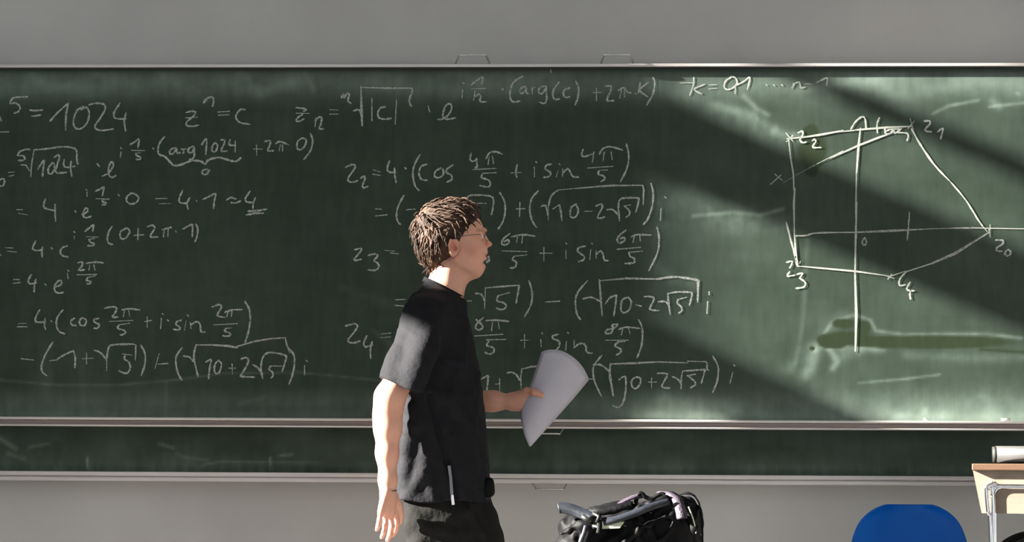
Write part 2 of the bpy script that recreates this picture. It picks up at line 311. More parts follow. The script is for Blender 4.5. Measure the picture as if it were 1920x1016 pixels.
crop('chalk_formula', 300, 420, S4, '''15,35 55,24 75,22;27,32 22,80;52,28 50,78;4|98,45;145,32 185,10 206,8 204,80;228,0 240,30 235,80 222,110''')
crop('chalk_formula', 0, 420, S4, '''88,352 122,352;84,376 126,372;200,320 182,352 186,378 230,374;228,350 218,390 217,430;4.5|287,383;345,402 386,385 390,362 370,362 346,395 350,425 370,438 402,434;4|432,295;428,315 432,344
495,246 520,240 522,262 500,293 536,290;548,250 600,242 656,246;570,262 564,292;596,260 602,290;490,322 613,320;555,340 602,330;555,342 550,358 576,364 572,376 552,379''')
crop('chalk_formula', 0, 420, S4, '''118,632 166,630;108,652 170,652;252,545 225,598 234,622 290,622;286,598 282,640 289,668;3.5|325,615;400,545 366,590 358,640 374,680 410,697
472,598 452,615 455,640 482,644;520,595 505,615 510,640 538,642 548,610 522,596;626,600 598,605 600,622 630,640 620,660 598,662
665,535 705,526 738,530 734,560 714,590 748,590;775,545 820,538 887,545;790,552 784,585;818,548 823,586;698,618 842,612;755,640 822,630;755,642 748,662 784,674 797,690 780,702 762,704
918,620 960,612;935,590 935,652;4|1033,570;1025,600 1020,665;4|1065,610''')
crop('chalk_formula', 300, 420, S4, '''134,610 108,620 102,638 126,656 118,672 85,668;4|175,580;166,615 156,672;192,625 196,662;196,640 234,620 254,636 260,680 286,685
330,527 375,512 390,528 370,565 368,584 412,592;412,560 460,545 522,543;432,560 425,586;457,555 453,586;342,640 490,632;420,662 452,660;420,662 411,680 440,690 446,704 430,712 400,709;538,490 566,540 573,610 560,690 540,752''')
crop('chalk_formula', 0, 420, S4, '''135,855 212,863;335,750 288,830 263,900 270,940 296,962;318,868 366,862;366,856 410,830 466,804;466,804 478,850 475,912;525,855 592,852;550,820 550,886;600,802 630,812 656,835 678,868;L678,930 678,855;678,855 690,785 722,766 848,762;L848,762 863,768 860,862
778,825 838,832;795,833 790,856 816,875 828,905 818,936 795,948 755,932;895,770 920,820 920,890 898,960;990,890 1067,888;1010,825 985,915''')
crop('chalk_formula', 300, 420, S4, '''3.8|L230,768 330,767 430,774 490,785;3.8|L480,780 600,745 700,728 795,722;L795,722 805,765 824,815;0,888 48,883;140,785 108,830 100,870 112,940 138,990;150,838 186,845 212,872;230,765 215,830 225,900 242,968
290,877 325,860 318,900 308,982;374,865 350,890 346,935 362,950 382,930 389,885 370,866;440,915 480,915;458,890 460,952;515,857 545,848 562,865 545,910 513,962 520,968 600,972
590,893 620,912 652,952;652,980 641,920 652,850 684,818 742,820 800,838 795,875 776,936;703,901 770,902;703,902 692,922 714,940 718,962 705,978;820,790 850,832 853,900 840,960 820,1016;4.5|930,867;918,900 918,956''')
crop('chalk_formula', 620, 120, S4, '''95,655 138,638 156,650 142,680 112,722 116,746 145,750 172,740;190,726 212,712 218,728 203,768 206,786 236,778;272,672 312,685;270,700 313,707;374,615 360,660 370,685 412,690;405,662 408,710 416,752;4.5|473,660
568,575 532,640 522,700 535,770 562,803;610,637 576,650 560,690 576,732 614,738;700,660 667,680 660,712 686,722 716,700 712,668;776,642 738,668 737,690 766,706 768,734 738,750
892,568 886,602 900,618 930,605;925,600 930,655 915,655;988,600 1008,565 1050,557 1088,572;1007,590 1000,636;1027,585 1034,630;905,670 1050,663;968,694 1050,690;968,694 958,720 1000,736 1014,756 1002,780 948,772''')
crop('chalk_formula', 920, 120, S4, '''130,692 192,688;168,640 160,690 166,718;3.8|287,620;277,655 278,716;386,636 356,642 347,666 380,690 370,714 338,720;3.8|435,635;430,675 416,716;458,668 456,712;458,692 490,665 508,690 522,714 557,718
588,543 578,572 592,588 645,572;656,560 646,622;690,572 715,537 760,525 837,546;722,560 714,612;765,560 772,606;618,660 776,650;688,676 742,672;688,678 684,700 714,710 725,728 702,746;862,508 877,580 866,660 825,746''')
crop('chalk_formula', 620, 120, S4, '''288,920 320,922;285,965 356,958;466,833 430,900 418,960 426,1000 444,1018;482,925 538,921;866,862 876,838 920,832 1010,838 1034,862 1030,915 1022,956;920,884 985,885''')
crop('chalk_formula', 620, 340, 2.9025, '''920,60 946,110 949,170 936,220 912,258;1012,150 1056,148;1030,115 1028,190;1130,52 1095,92 1083,150 1095,210 1120,250''')
crop('chalk_formula', 920, 120, S4, '''320,905 345,897 356,920 362,960;366,990 366,910;366,910 385,838 430,800;L430,800 600,785 760,772 966,770;L966,770 972,800 968,890;395,920 435,895;L438,893 446,940 452,992;545,890 512,910 505,960 520,976 545,965 556,925 540,892;595,935 645,935;668,902 700,890 709,910 680,970 700,979 724,970
738,925 775,925 812,960;818,995 812,900 822,860 862,850 942,850;942,850 936,890 922,940;848,902 886,895;850,905 880,930 880,958 860,972;1018,758 1032,820 1026,900 1000,980 970,1018''')
crop('chalk_formula', 920, 360, 3.3875, '''4.5|1107,32;1082,105 1078,178''')
crop('chalk_formula', 620, 340, 2.9025, '''130,372 165,365 160,385 132,418 132,430 166,424;205,402 240,395 256,405 236,430 256,445 262,465 244,483 205,482;295,375 346,380;325,390 368,394
975,285 942,310 930,336 945,346 968,336 968,318 943,328;985,302 1045,290 1112,298;1018,298 1012,332;1045,296 1040,335;935,378 1066,382;1000,407 1068,400;1000,408 988,425 1010,440 1004,466 976,472;487,422 488,452
4|858,408 862,428 850,440''')
crop('chalk_formula', 920, 420, S4, '''315,185 390,185;338,150 338,232;3.8|478,122;478,165 479,220;602,140 562,150 553,172 592,205 588,228 558,238;3.8|642,122;635,165 630,224;670,170 670,215;672,190 700,172 714,195 722,228 746,232
860,38 815,75 803,105 820,120 850,105 850,86 824,92;893,82 930,68 1017,70;912,78 904,116;948,74 950,106;805,160 952,148;876,180 962,172;878,182 886,205 912,220 908,246 853,250;1055,20 1069,80 1060,180 1005,296''')
crop('chalk_formula', 620, 340, 2.9025, '''350,645 406,642;352,675 396,678;718,652 766,650;788,610 820,615 838,650;3.8|L838,690 842,580;L842,580 930,572 1026,565;1026,565 1018,612 1010,662;912,622 972,605;912,622 905,650 940,660 955,680 935,698 903,690;1078,540 1096,600 1090,670 1055,736''')
crop('chalk_formula', 920, 420, S4, '''3.8|350,495 436,490;615,360 556,430 538,490 548,570 570,606;585,475 640,465 692,490;3.8|L708,580 700,480 690,354''')
crop('chalk_formula', 1100, 480, S4, '''3.8|L80,157 250,142 450,146;4.2|450,146 560,132 680,148 714,158;705,165 706,220 705,292;714,158 708,250;120,302 148,265 190,248;190,248 184,300 172,380;265,260 226,280 218,342 240,360 270,340 283,290 264,262;4|315,310 346,318;365,258 408,258 428,272 408,315 405,340 457,346
455,290 500,290 524,318;3.8|L530,370 520,300 514,238;514,238 580,228 668,230;668,232 668,250 652,312;578,276 632,262;580,276 576,300 600,322 604,346 584,362;5|777,230 778,242;3.8|768,290 764,362''')
crop('chalk_formula', 620, 340, 2.9025, '''78,787 130,775 146,790 120,830 96,860 102,876 130,878 160,868;196,840 180,880 190,900 228,890;226,872 216,920 218,962;275,830 326,825;275,850 326,846
832,740 800,770 788,796 806,808 828,795 820,778 792,752;846,758 900,755 972,762;880,768 876,812;912,765 918,802;785,841 936,832;850,862 952,860;862,868 850,893 885,905 888,925 868,940 840,930;1035,865 1082,864;1055,835 1055,906''')
crop('chalk_formula', 920, 420, S4, '''3.8|325,692;318,735 321,777;430,700 396,710 396,728 434,745 434,780 404,806;3.8|490,690;482,745 476,800;530,740 530,785;530,785 560,762 588,758 605,780 610,812 644,820
806,635 770,642 780,662 762,692 728,692 742,670 775,664 800,650 806,635;815,668 860,655 947,662;838,670 830,702;875,662 886,696;732,738 872,738;805,748 852,745''')
crop('chalk_formula', 1100, 480, S4, '''200,548 178,570 214,590 215,612 188,628;330,405 353,460 350,560 320,646''')
crop('chalk_formula', 880, 640, 4.617, '''90,335 130,310 166,295;166,295 160,350 152,426;228,370 266,365;262,325 262,442;328,272 370,268 410,293 434,335;4|L448,400 445,300 455,240;L455,240 540,218 625,212;1030,325 1062,325''')
crop('chalk_formula', 1100, 480, S4, '''95,632 56,680 40,720 52,800 95,892;42,690 92,692 146,735;4|152,685 146,740 158,820 168,886;3.8|L150,686 300,680 450,672 640,678;L640,668 755,670;755,670 764,685 765,718 778,726;205,786 226,770 246,770 249,830 238,910 214,955 180,957 165,945
310,770 286,790 290,830 315,840 340,810 340,775 314,768;392,800 442,800;412,775 412,838;450,745 500,745 510,762 478,828 527,838;545,765 575,780 598,805;L600,842 600,780 610,730;610,730 740,722 750,730 728,806;638,760 690,750;645,762 682,792 690,815 660,836;800,635 834,700 830,790 800,866;4|935,692;928,740 910,808''')
crop('chalk_diagram', 1240, 120, 3.385, '''5|792,440 832,486;4|832,455 795,492;4.5|L800,474 880,466;868,436 895,426 896,450 880,480 895,498 920,495;4.5|L880,468 1000,450 1151,423;3.5|958,486 972,478 980,492 960,527 1012,530
3.6|L808,486 820,590 838,700 842,800;chalk,3|722,700 768,738;chalk,3|758,705 695,762;chalkf,3|L770,755 900,680 1000,628;3.6|L990,632 1151,553''', 'chalkb', 3.8)
crop('chalk_diagram', 1560, 120, 3.386, '''5|L-10,436 150,420;6|L150,419 350,402 500,396;3.6|L-10,598 160,520 300,465 374,440;5|L180,410 168,520 155,700;4.4|L155,700 152,900 154,1100;120,412 150,365 190,335 210,350 216,415;300,342 286,380 288,436
335,405 340,440 370,440 392,415 400,438 440,410;345,425 372,415 430,412;390,435 470,438 484,458 476,486;497,350 514,410;520,365 484,407;585,362 620,362 620,382 592,412 596,425 630,430;670,432 704,408 690,474
4|505,412 560,510 650,640 750,745;3.2|750,745 850,865 945,1016;chalkf,3|490,940 488,1020''', 'chalkb', 3.6)
crop('chalk_diagram', 1420, 380, S4, '''4|L238,-90 232,0 235,200;5|L235,200 245,350 258,402;3.8|184,125 210,230 240,340 250,398;3.6|L250,402 400,415 620,435 835,465;3.2|240,210 310,208 380,192 620,188;chalk,3.8|L620,188 850,178 1090,167;5|L632,0 625,200 620,450;6|L620,450 628,700 624,900 622,938
chalk,3|684,222 668,240 670,266 688,264 692,238 678,224;chalk,3|966,60 960,150 952,236;185,378 220,372 216,395 205,414;205,438 190,466 236,460;250,455 286,448 268,480;268,480 304,505 294,535 245,543;820,465 866,480;852,455 830,484
945,440 915,470 900,500 906,526 940,520;970,505 950,540 956,555 996,560;975,555 968,580 973,612;2.6|272,372 270,385''', 'chalkb', 3.6)
crop('chalk_diagram', 1600, 380, S4, '''chalkb,4|L230,468 330,435;chalkb,4|L330,440 500,385;5.5|L500,385 650,320 862,188;L340,171 600,162;4.5|L600,162 760,160;chalkb,3.6|L760,160 1090,166;chalkb,3.2|725,0 780,90 822,150;3.5|L822,150 850,182;3|868,140 868,218;860,170 866,196
905,237 950,240 944,265 912,286 912,305 945,308;977,300 962,320 978,338 1000,320 990,300 975,302''', 'chalk', 3.4)

def ribbons(items, Y, ws=1):
    V = []; Fc = []
    for (w, pts) in items:
        p = np.array(pts); q = [p[0]]
        for a in p[1:]:
            if np.hypot(*(a-q[-1])) > .8: q.append(a)
        if len(q) < 2: q.append(q[0]+np.array([1.5, .5]))
        p = np.array(q); t = np.gradient(p, axis=0); t /= np.maximum(np.hypot(t[:, 0], t[:, 1])[:, None], 1e-6)
        nrm = np.stack([-t[:, 1], t[:, 0]], 1); b = len(V); n = len(p)
        for i in range(n):
            hw = ws*w/2*(1+.22*math.sin(i*1.7+p[0, 0])+.12*math.sin(i*.6+p[0, 1]))
            if i in (0, n-1): hw *= .55
            for s in (-1, 1):
                c = p[i]+nrm[i]*hw*s
                if i == 0: c = c-t[i]*w*.35
                if i == n-1: c = c+t[i]*w*.35
                V.append(tuple(P(c[0], c[1], Y)))
        for i in range(n-1): Fc.append((b+2*i, b+2*i+1, b+2*i+3, b+2*i+2))
    return V, Fc
names = []
for g in G:
    if (g[0], g[1]) not in names: names.append((g[0], g[1]))
for i, (nm, kd) in enumerate(names):
    V, Fc = ribbons([(g[2], g[3]) for g in G if g[0] == nm and g[1] == kd], -.0012-.0001*(i % 5), .85 if kd == 'chalkb' else 1)
    mesh_obj(nm[0], V, Fc, M[kd], fb)['kind'] = 'stuff'
# ------------------------------------------------------------------ implicit surfaces (smooth blended volumes -> one mesh)
class Field:
    def __init__(s, lo, hi, step, fine=None):
        s.ax = []
        for k in range(3):
            a = [lo[k]]
            while a[-1] < hi[k]:
                st = step
                if fine and fine[k][0] <= a[-1] <= fine[k][1]: st = fine[3]
                a.append(a[-1]+st)
            s.ax.append(np.array(a, np.float32))
        s.D = np.full([len(a) for a in s.ax], .2, np.float32)
    def win(s, lo, hi):
        sl = []
        for k in range(3):
            i = max(0, np.searchsorted(s.ax[k], lo[k])-1); j = min(len(s.ax[k]), np.searchsorted(s.ax[k], hi[k])+1); sl.append(slice(i, max(j, i)))
        sl = tuple(sl); X = s.ax[0][sl[0]][:, None, None]; Y = s.ax[1][sl[1]][None, :, None]; Z = s.ax[2][sl[2]][None, None, :]
        return sl, X, Y, Z
    def put(s, sl, d, k, op):
        a = s.D[sl]
        if a.size == 0: return
        if op == 'u':
            h = np.maximum(k-np.abs(a-d), 0)/k; s.D[sl] = np.minimum(a, d)-h*h*k*.25
        else:
            d = -d; h = np.maximum(k-np.abs(a-d), 0)/k; s.D[sl] = np.maximum(a, d)+h*h*k*.25
    def cone(s, a, b, ra, rb=None, k=.02, op='u', flat=None):
        a = np.array(a, float); b = np.array(b, float); rb = ra if rb is None else rb; R = max(ra, rb)+k+.01
        if flat: R *= max(1, 1/min(flat[1], 1))
        sl, X, Y, Z = s.win(np.minimum(a, b)-R, np.maximum(a, b)+R)
        ab = b-a; L2 = max((ab**2).sum(), 1e-9)
        t = np.clip(((X-a[0])*ab[0]+(Y-a[1])*ab[1]+(Z-a[2])*ab[2])/L2, 0, 1)
        dx = X-a[0]-t*ab[0]; dy = Y-a[1]-t*ab[1]; dz = Z-a[2]-t*ab[2]
        q = dx*dx+dy*dy+dz*dz
        if flat: n, f = flat; n = np.array(n)/np.linalg.norm(n); pr = dx*n[0]+dy*n[1]+dz*n[2]; q = q+(1/f**2-1)*pr*pr
        s.put(sl, np.sqrt(q)-(ra+(rb-ra)*t), k, op)
    def ell(s, c, r, k=.02, op='u', rot=0, roty=0):     # rot: about Y axis (in the profile plane), roty: about Z
        c = np.array(c, float); R = max(r)+k+.01; sl, X, Y, Z = s.win(c-R, c+R)
        x, y, z = X-c[0], Y-c[1], Z-c[2]
        if rot: ca, sa = math.cos(rot), math.sin(rot); x, z = x*ca+z*sa, -x*sa+z*ca
        if roty: ca, sa = math.cos(roty), math.sin(roty); x, y = x*ca+y*sa, -x*sa+y*ca
        q = np.sqrt((x/r[0])**2+(y/r[1])**2+(z/r[2])**2); q2 = np.sqrt((x/r[0]**2)**2+(y/r[1]**2)**2+(z/r[2]**2)**2)
        s.put(sl, (q*(q-1)/np.maximum(q2, 1e-6)).astype(np.float32), k, op)
    def chain(s, pts, rs, k=.012, op='u', flat=None):
        for i in range(len(pts)-1): s.cone(pts[i], pts[i+1], rs[i], rs[i+1], k, op, flat)
    def stack(s, rows, k=.03, op='u', e=2.3, shear=0):       # rows: z, x0, x1, yc, hw
        rows = sorted(rows); A = np.array(rows); pad = .03+abs(shear)*.1
        sl, X, Y, Z = s.win((A[:, 1].min()-pad, (A[:, 3]-A[:, 4]).min()-pad, A[0, 0]-pad), (A[:, 2].max()+pad, (A[:, 3]+A[:, 4]).max()+pad, A[-1, 0]+pad))
        z = Z.ravel(); f = lambda c: np.interp(z, A[:, 0], A[:, c])[None, None, :]
        x0, x1, yc, hw = f(1), f(2), f(3), f(4); cx = (x0+x1)/2; rx = (x1-x0)/2
        q = (np.abs((X-cx)/rx)**e+np.abs((Y-yc-shear*(X-cx))/hw)**e)**(1/e); d = (q-1)*np.minimum(rx, hw)
        dz = np.maximum(A[0, 0]-Z, Z-A[-1, 0]); d = np.where(dz > 0, np.sqrt(np.maximum(d, 0)**2+dz**2), np.maximum(d, dz))
        s.put(sl, d.astype(np.float32), k, op)
    def mesh(s):
        D = s.D; S = D < 0; n = [x-1 for x in D.shape]
        c = np.zeros(n, np.int8)
        for a in (0, 1):
            for b in (0, 1):
                for d in (0, 1): c += S[a:a+n[0], b:b+n[1], d:d+n[2]]
        I, J, K = np.nonzero((c > 0) & (c < 8)); idx = np.full(n, -1, np.int32); idx[I, J, K] = np.arange(len(I))
        acc = np.zeros((len(I), 3)); cnt = np.zeros(len(I)); ax = s.ax
        for axis in range(3):
            for o1 in (0, 1):
                for o2 in (0, 1):
                    off = [0, 0, 0]; oth = [k for k in range(3) if k != axis]; off[oth[0]] = o1; off[oth[1]] = o2
                    p = [I+off[0], J+off[1], K+off[2]]; q = [v.copy() for v in p]; q[axis] = q[axis]+1
                    v0 = D[p[0], p[1], p[2]]; v1 = D[q[0], q[1], q[2]]; m = (v0 < 0) != (v1 < 0); t = v0/np.where(m, v0-v1, 1)
                    for k in range(3):
                        w0 = ax[k][p[k]]; w1 = ax[k][q[k]]; acc[:, k] += np.where(m, w0+(w1-w0)*t, 0)
                    cnt += m
        V = acc/cnt[:, None]; Fs = []
        for axis in range(3):
            o = [k for k in range(3) if k != axis]
            A0 = [slice(None)]*3; A1 = [slice(None)]*3; A0[axis] = slice(0, -1); A1[axis] = slice(1, None)
            s0 = S[tuple(A0)]; s1 = S[tuple(A1)]; e = np.nonzero(s0 != s1); e = list(e)
            ok = (e[o[0]] > 0) & (e[o[1]] > 0) & (e[o[0]] < n[o[0]]) & (e[o[1]] < n[o[1]]); e = [v[ok] for v in e]
            def cell(d0, d1):
                q = [v.copy() for v in e]; q[o[0]] -= d0; q[o[1]] -= d1; return idx[q[0], q[1], q[2]]
            f = np.stack([cell(0, 0), cell(1, 0), cell(1, 1), cell(0, 1)], 1); fl = s0[e[0], e[1], e[2]]
            if axis == 1: fl = ~fl
            f[~fl] = f[~fl][:, ::-1]; Fs.append(f)
        return V, np.concatenate(Fs)
def field_obj(name, Fd, m, parent, colfn=None):
    V, Fc = Fd.mesh(); me = bpy.data.meshes.new(name); me.vertices.add(len(V)); me.vertices.foreach_set('co', V.astype(np.float32).ravel())
    me.loops.add(len(Fc)*4); me.loops.foreach_set('vertex_index', Fc.astype(np.int32).ravel()); me.polygons.add(len(Fc))
    me.polygons.foreach_set('loop_start', np.arange(0, len(Fc)*4, 4, dtype=np.int32)); me.update(calc_edges=True); me.validate()
    me.polygons.foreach_set('use_smooth', [True]*len(me.polygons)); me.materials.append(m)
    o = bpy.data.objects.new(name, me); COL.objects.link(o)
    if parent: o.parent = parent; o.matrix_parent_inverse = Matrix.Translation(-parent.location)
    if colfn is not None:
        C = np.ones((len(V), 4)); C[:, :3] = colfn(V); ca = me.color_attributes.new('Col', 'FLOAT_COLOR', 'POINT'); ca.data.foreach_set('color', C.ravel())
    return o
# ------------------------------------------------------------------ the person
PY = -0.78
def B(px, py, dy=0): return np.array(P(px, py, PY+dy))
SF = 1/np.linalg.norm(np.array(P(961, 560, PY))-np.array(P(960, 560, PY)))   # px per metre
def R(px): return px/SF
man = empty('person', (B(840, 1442)[0], PY, 0), 'person in black t-shirt and glasses walking right past the board, holding papers', 'person')
# ---- body (skin), one continuous surface
lo = B(690, 1450, -.34); hi = B(1035, 365, .30)
h0, h1 = B(772, 530, 0), B(930, 372, 0)
bf = Field((lo[0]-.02, PY-.34, -.005), (hi[0]+.02, PY+.30, hi[2]+.02), .0036, [(h0[0], h1[0]), (PY-.088, PY+.088), (h0[2], h1[2]), .0019])
bf.stack([(B(0, py, 0)[2], B(a, py)[0]+.03, B(b, py)[0]-.03, PY, hw-.032) for py, a, b, hw in
          [(560, 782, 862, .13), (600, 762, 876, .165), (660, 758, 888, .17), (740, 760, 898, .155), (830, 762, 900, .145), (900, 760, 908, .155), (960, 760, 915, .16)]], .03)
# neck, trapezius, shoulders
bf.cone(B(832, 556), B(843, 505), .056, .053, .02); bf.cone(B(828, 568), B(834, 545), .052, .054, .02)
for s_ in (-1, 1): bf.cone(B(822, 568, .03*s_), B(810, 596, .135*s_), .036, .038, .03)
# head: cranium, face wedge, jaw
bf.ell(B(842, 430), (.088, .072, .080), .01, rot=-.12)
bf.ell(B(868, 448), (.068, .062, .088), .02, rot=.05)
bf.ell(B(878, 478), (.052, .050, .052), .02, rot=-.3)
for s_ in (-1, 1):
    bf.cone(B(856, 486, .049*s_), B(892, 506, .020*s_), .014, .013, .02)          # jaw line
    bf.ell(B(887, 461, .040*s_), (.020, .017, .018), .02)                           # cheek bone
    bf.ell(B(903, 443, .033*s_), (.011, .017, .010), .010, 's')                     # eye socket
    bf.ell(B(899.5, 443.5, .031*s_), (.0115, .0125, .0100), .003)                    # eyeball under lids
    bf.cone(B(901, 442, .036*s_), B(906, 441.2, .024*s_), .0022, .0022, .002, 's')  # lid crease
    bf.cone(B(900, 434, .044*s_), B(909, 432, .014*s_), .0065, .0070, .010)        # brow ridge
    bf.ell(B(914, 460.5, .009*s_), (.0075, .006, .0055), .004)                       # nostril wing
    bf.ell(B(915, 464.5, .0065*s_), (.004, .0025, .003), .003, 's')
bf.cone(B(893, 512, 0), B(862, 520), .012, .020, .03)                               # under chin
bf.cone(B(899, 503, 0), B(898, 501, 0), .014, .014, .012)                           # chin
bf.ell(B(902.5, 499.5), (.0125, .017, .0115), .006)
bf.cone(B(906, 440), B(914.5, 456), .0062, .0068, .008); bf.ell(B(917.2, 457.8), (.0088, .0078, .0070), .006)   # nose
bf.cone(B(905, 470, -.012), B(905, 470, .012), .013, .013, .012)                    # muzzle
bf.chain([B(903, 476, -.020), B(909.0, 474.0, -.009), B(911.2, 473.2), B(909.0, 474.0, .009), B(903, 476, .020)], [.002, .0040, .0042, .0040, .002], .004)
bf.chain([B(902, 480, -.020), B(907.5, 484.2, -.009), B(909.5, 484.8), B(907.5, 484.2, .009), B(902, 480, .020)], [.002, .0042, .0048, .0042, .002], .004)
bf.chain([B(902, 478.6, -.021), B(913, 479.3, -.006), B(915, 479.5), B(913, 479.3, .006), B(902, 478.6, .021)], [.0014, .0022, .0024, .0022, .0014], .002, 's')
bf.ell(B(910, 491.5), (.006, .016, .004), .006, 's')
# ears
for s_ in (-1, 1):
    e = .074*s_
    bf.ell(B(851, 464, e), (.0165, .0075, .028), .006, rot=-.15)
    bf.ell(B(852.5, 461, e+.009*s_), (.0105, .0065, .0185), .004, 's', rot=-.15)
    bf.chain([B(856, 462, e+.003*s_), B(852, 451, e+.007*s_), B(845, 450, e+.008*s_), B(841.5, 460, e+.008*s_), B(845, 473, e+.006*s_), B(849.5, 479, e+.002*s_)], [.003, .0033, .0035, .0034, .0033, .004], .003)
    bf.chain([B(853, 455, e+.004*s_), B(847, 457, e+.005*s_), B(847, 468, e+.004*s_)], [.002, .0022, .002], .003)
    bf.ell(B(857, 466, e-.001*s_), (.004, .004, .005), .003)
    bf.ell(B(854, 466, e+.003*s_), (.005, .006, .006), .003, 's')
# near arm (hanging, swung back)
A = -.225
bf.chain([B(802, 604, -.160), B(780, 648, -.195), B(754, 702, -.222), B(731, 745, A-.015), B(727, 775, A-.012)], [.038, .037, .038, .0405, .039], .03)
bf.chain([B(727, 775, A-.012), B(727, 802, A-.014), B(726, 850, A-.018), B(727, 900, A-.02), B(727, 922, A-.02)], [.039, .0385, .031, .0245, .0228], .02)
bf.ell(B(716, 783, A-.005), (.018, .02, .022), .02)
def hand_near():
    y = A-.02
    kn = [(739.5, 961, y+.026), (732, 966, y+.006), (723, 965, y-.014), (714, 960, y-.032)]
    for i, (x, yy, d) in enumerate(kn):
        bf.cone(B(727-(i-1.5)*-2.2*-1, 925, y+.014-.010*i), B(x, yy, d), .0155, .0105, .012)
    bf.cone(B(730, 932, y), B(727, 955, y-.004), .021, .020, .014)
    F_ = [[(740.5, 962, y+.026), (744, 980, y+.030), (742, 993, y+.037), (737, 1003, y+.043)],
          [(732, 966, y+.006), (734.5, 987, y+.008), (732, 1001, y+.014), (727, 1012, y+.022)],
          [(723, 965, y-.014), (723, 984, y-.015), (720.5, 997, y-.010), (716, 1007, y-.003)],
          [(714, 960, y-.032), (711.5, 975, y-.034), (709.5, 985, y-.031), (706.5, 993, y-.025)]]
    for f, r in zip(F_, (.0094, .0096, .0090, .0080)):
        bf.chain([B(*p) for p in f], [r, r*.96, r*.88, r*.74], .0035)
    bf.chain([B(737, 932, y+.018), B(745, 948, y+.034), B(750, 964, y+.046), B(750, 978, y+.052)], [.016, .0135, .0105, .0085], .008)
hand_near()
# far arm (bent, holding the papers)
A2 = .20
bf.chain([B(822, 600, .16), B(838, 660, .215), B(848, 735, .225)], [.040, .040, .040], .03)
bf.chain([B(848, 738, .225), B(880, 751, .215), B(925, 752, .195), B(962, 753, .175)], [.041, .036, .0295, .0225], .02, 'u')
hx = .165
bf.cone(B(960, 753, .175), B(985, 752, .155), .022, .022, .014, flat=((0, 1, 0), .75))
bf.cone(B(962, 748, .170), B(990, 742, .150), .018, .016, .014, flat=((0, 1, 0), .8))
bf.cone(B(964, 760, .172), B(984, 764, .155), .016, .014, .014, flat=((0, 1, 0), .8))
bf.chain([B(972, 742, .160), B(988, 734, .132), B(1002, 735, .112), B(1016, 741, .108)], [.0150, .0125, .0108, .0085], .008)   # thumb on top
for i, (x, yy, d) in enumerate([(990, 738, .158), (991, 747, .160), (989, 757, .160), (984, 766, .158)]):
    L = (30, 33, 30, 24)[i]
    bf.chain([B(x, yy, d), B(x+L*.48, yy+1, d+.014), B(x+L*.85, yy+3, d+.010), B(x+L*1.15, yy+6, d+.002)], [.0098, .0094, .0086, .007], .0035)
# legs and feet
legs = {-1: [(833, 965, -.085), (838, 1080, -.09), (842, 1190, -.09), (812, 1290, -.09), (778, 1385, -.09)], 1: [(862, 965, .085), (900, 1080, .09), (935, 1190, .09), (958, 1290, .09), (985, 1385, .09)]}
for s_, L in legs.items():
    bf.chain([B(*p) for p in L], [.078, .066, .050, .046, .034], .03)
    an = L[-1]; bf.cone(B(an[0]-8, 1415, an[2]), B(an[0]+60, 1428, an[2]), .026, .020, .02)
SK = np.array([.74, .385, .28])
def skin_col(V):
    C = np.tile(SK, (len(V), 1)); 
    def blob(p, r, col, a):
        d = np.exp(-(((V-p)/r)**2).sum(1)); C[:] = C*(1-a*d[:, None])+np.array(col)*(a*d[:, None])
    for s_ in (-1, 1):
        blob(B(888, 468, .045*s_), .022, (.55, .20, .14), .5); blob(B(851, 464, .080*s_), .020, (.55, .17, .12), .7); blob(B(914, 460, .01*s_), .010, (.55, .16, .12), .6)
        blob(B(903, 434, .03*s_), (.012, .02, .0035), (.16, .08, .05), .8); blob(B(903, 443, .03*s_), (.006, .014, .004), (.35, .12, .09), .6)
    blob(B(912, 479), (.010, .022, .007), (.50, .13, .11), .85)
    blob(B(1000, 740, .12), .03, (.42, .17, .12), .5); blob(B(728, 1005, A), .03, (.55, .22, .16), .4)
    return C
field_obj('body', bf, M['skin'], man, skin_col)
for s_ in (-1, 1):
    f = Field(B(899.5, 443.5, .031*s_)-.014, B(899.5, 443.5, .031*s_)+.014, .0016); f.ell(B(901.2, 443.3, .0315*s_), (.0108, .0105, .0078), .001)
    eo = field_obj('eyeball', f, M['eye'], man)
    f = Field(B(905, 443.3, .032*s_)-.008, B(905, 443.3, .032*s_)+.008, .001); f.ell(B(906.9, 443.4, .0325*s_), (.0022, .0042, .0045), .001)
    field_obj('iris', f, M['iris'], eo)
# eyeglasses: thin wire rims
gl = MB()
for s_ in (-1, 1):
    c = B(914, 443, .031*s_); pts = []
    for k in range(21):
        a = 2*math.pi*k/20; pts.append((c[0]-.008*math.cos(a)**2*1.0, c[1]+.024*math.cos(a), c[2]+.016*math.sin(a)))
    gl.tube(pts, .0009, 6, cap=False)
    gl.tube([B(901, 440, .054*s_), B(897, 439.5, .062*s_), B(875, 441, .073*s_), B(856, 445, .081*s_), B(848, 450, .083*s_)], .0011, 6)
gl.tube([B(915, 440.5, -.008), B(917, 439.5, 0), B(915, 440.5, .008)], .001, 6)
gl.build('eyeglasses', M['glassw'], man, True)
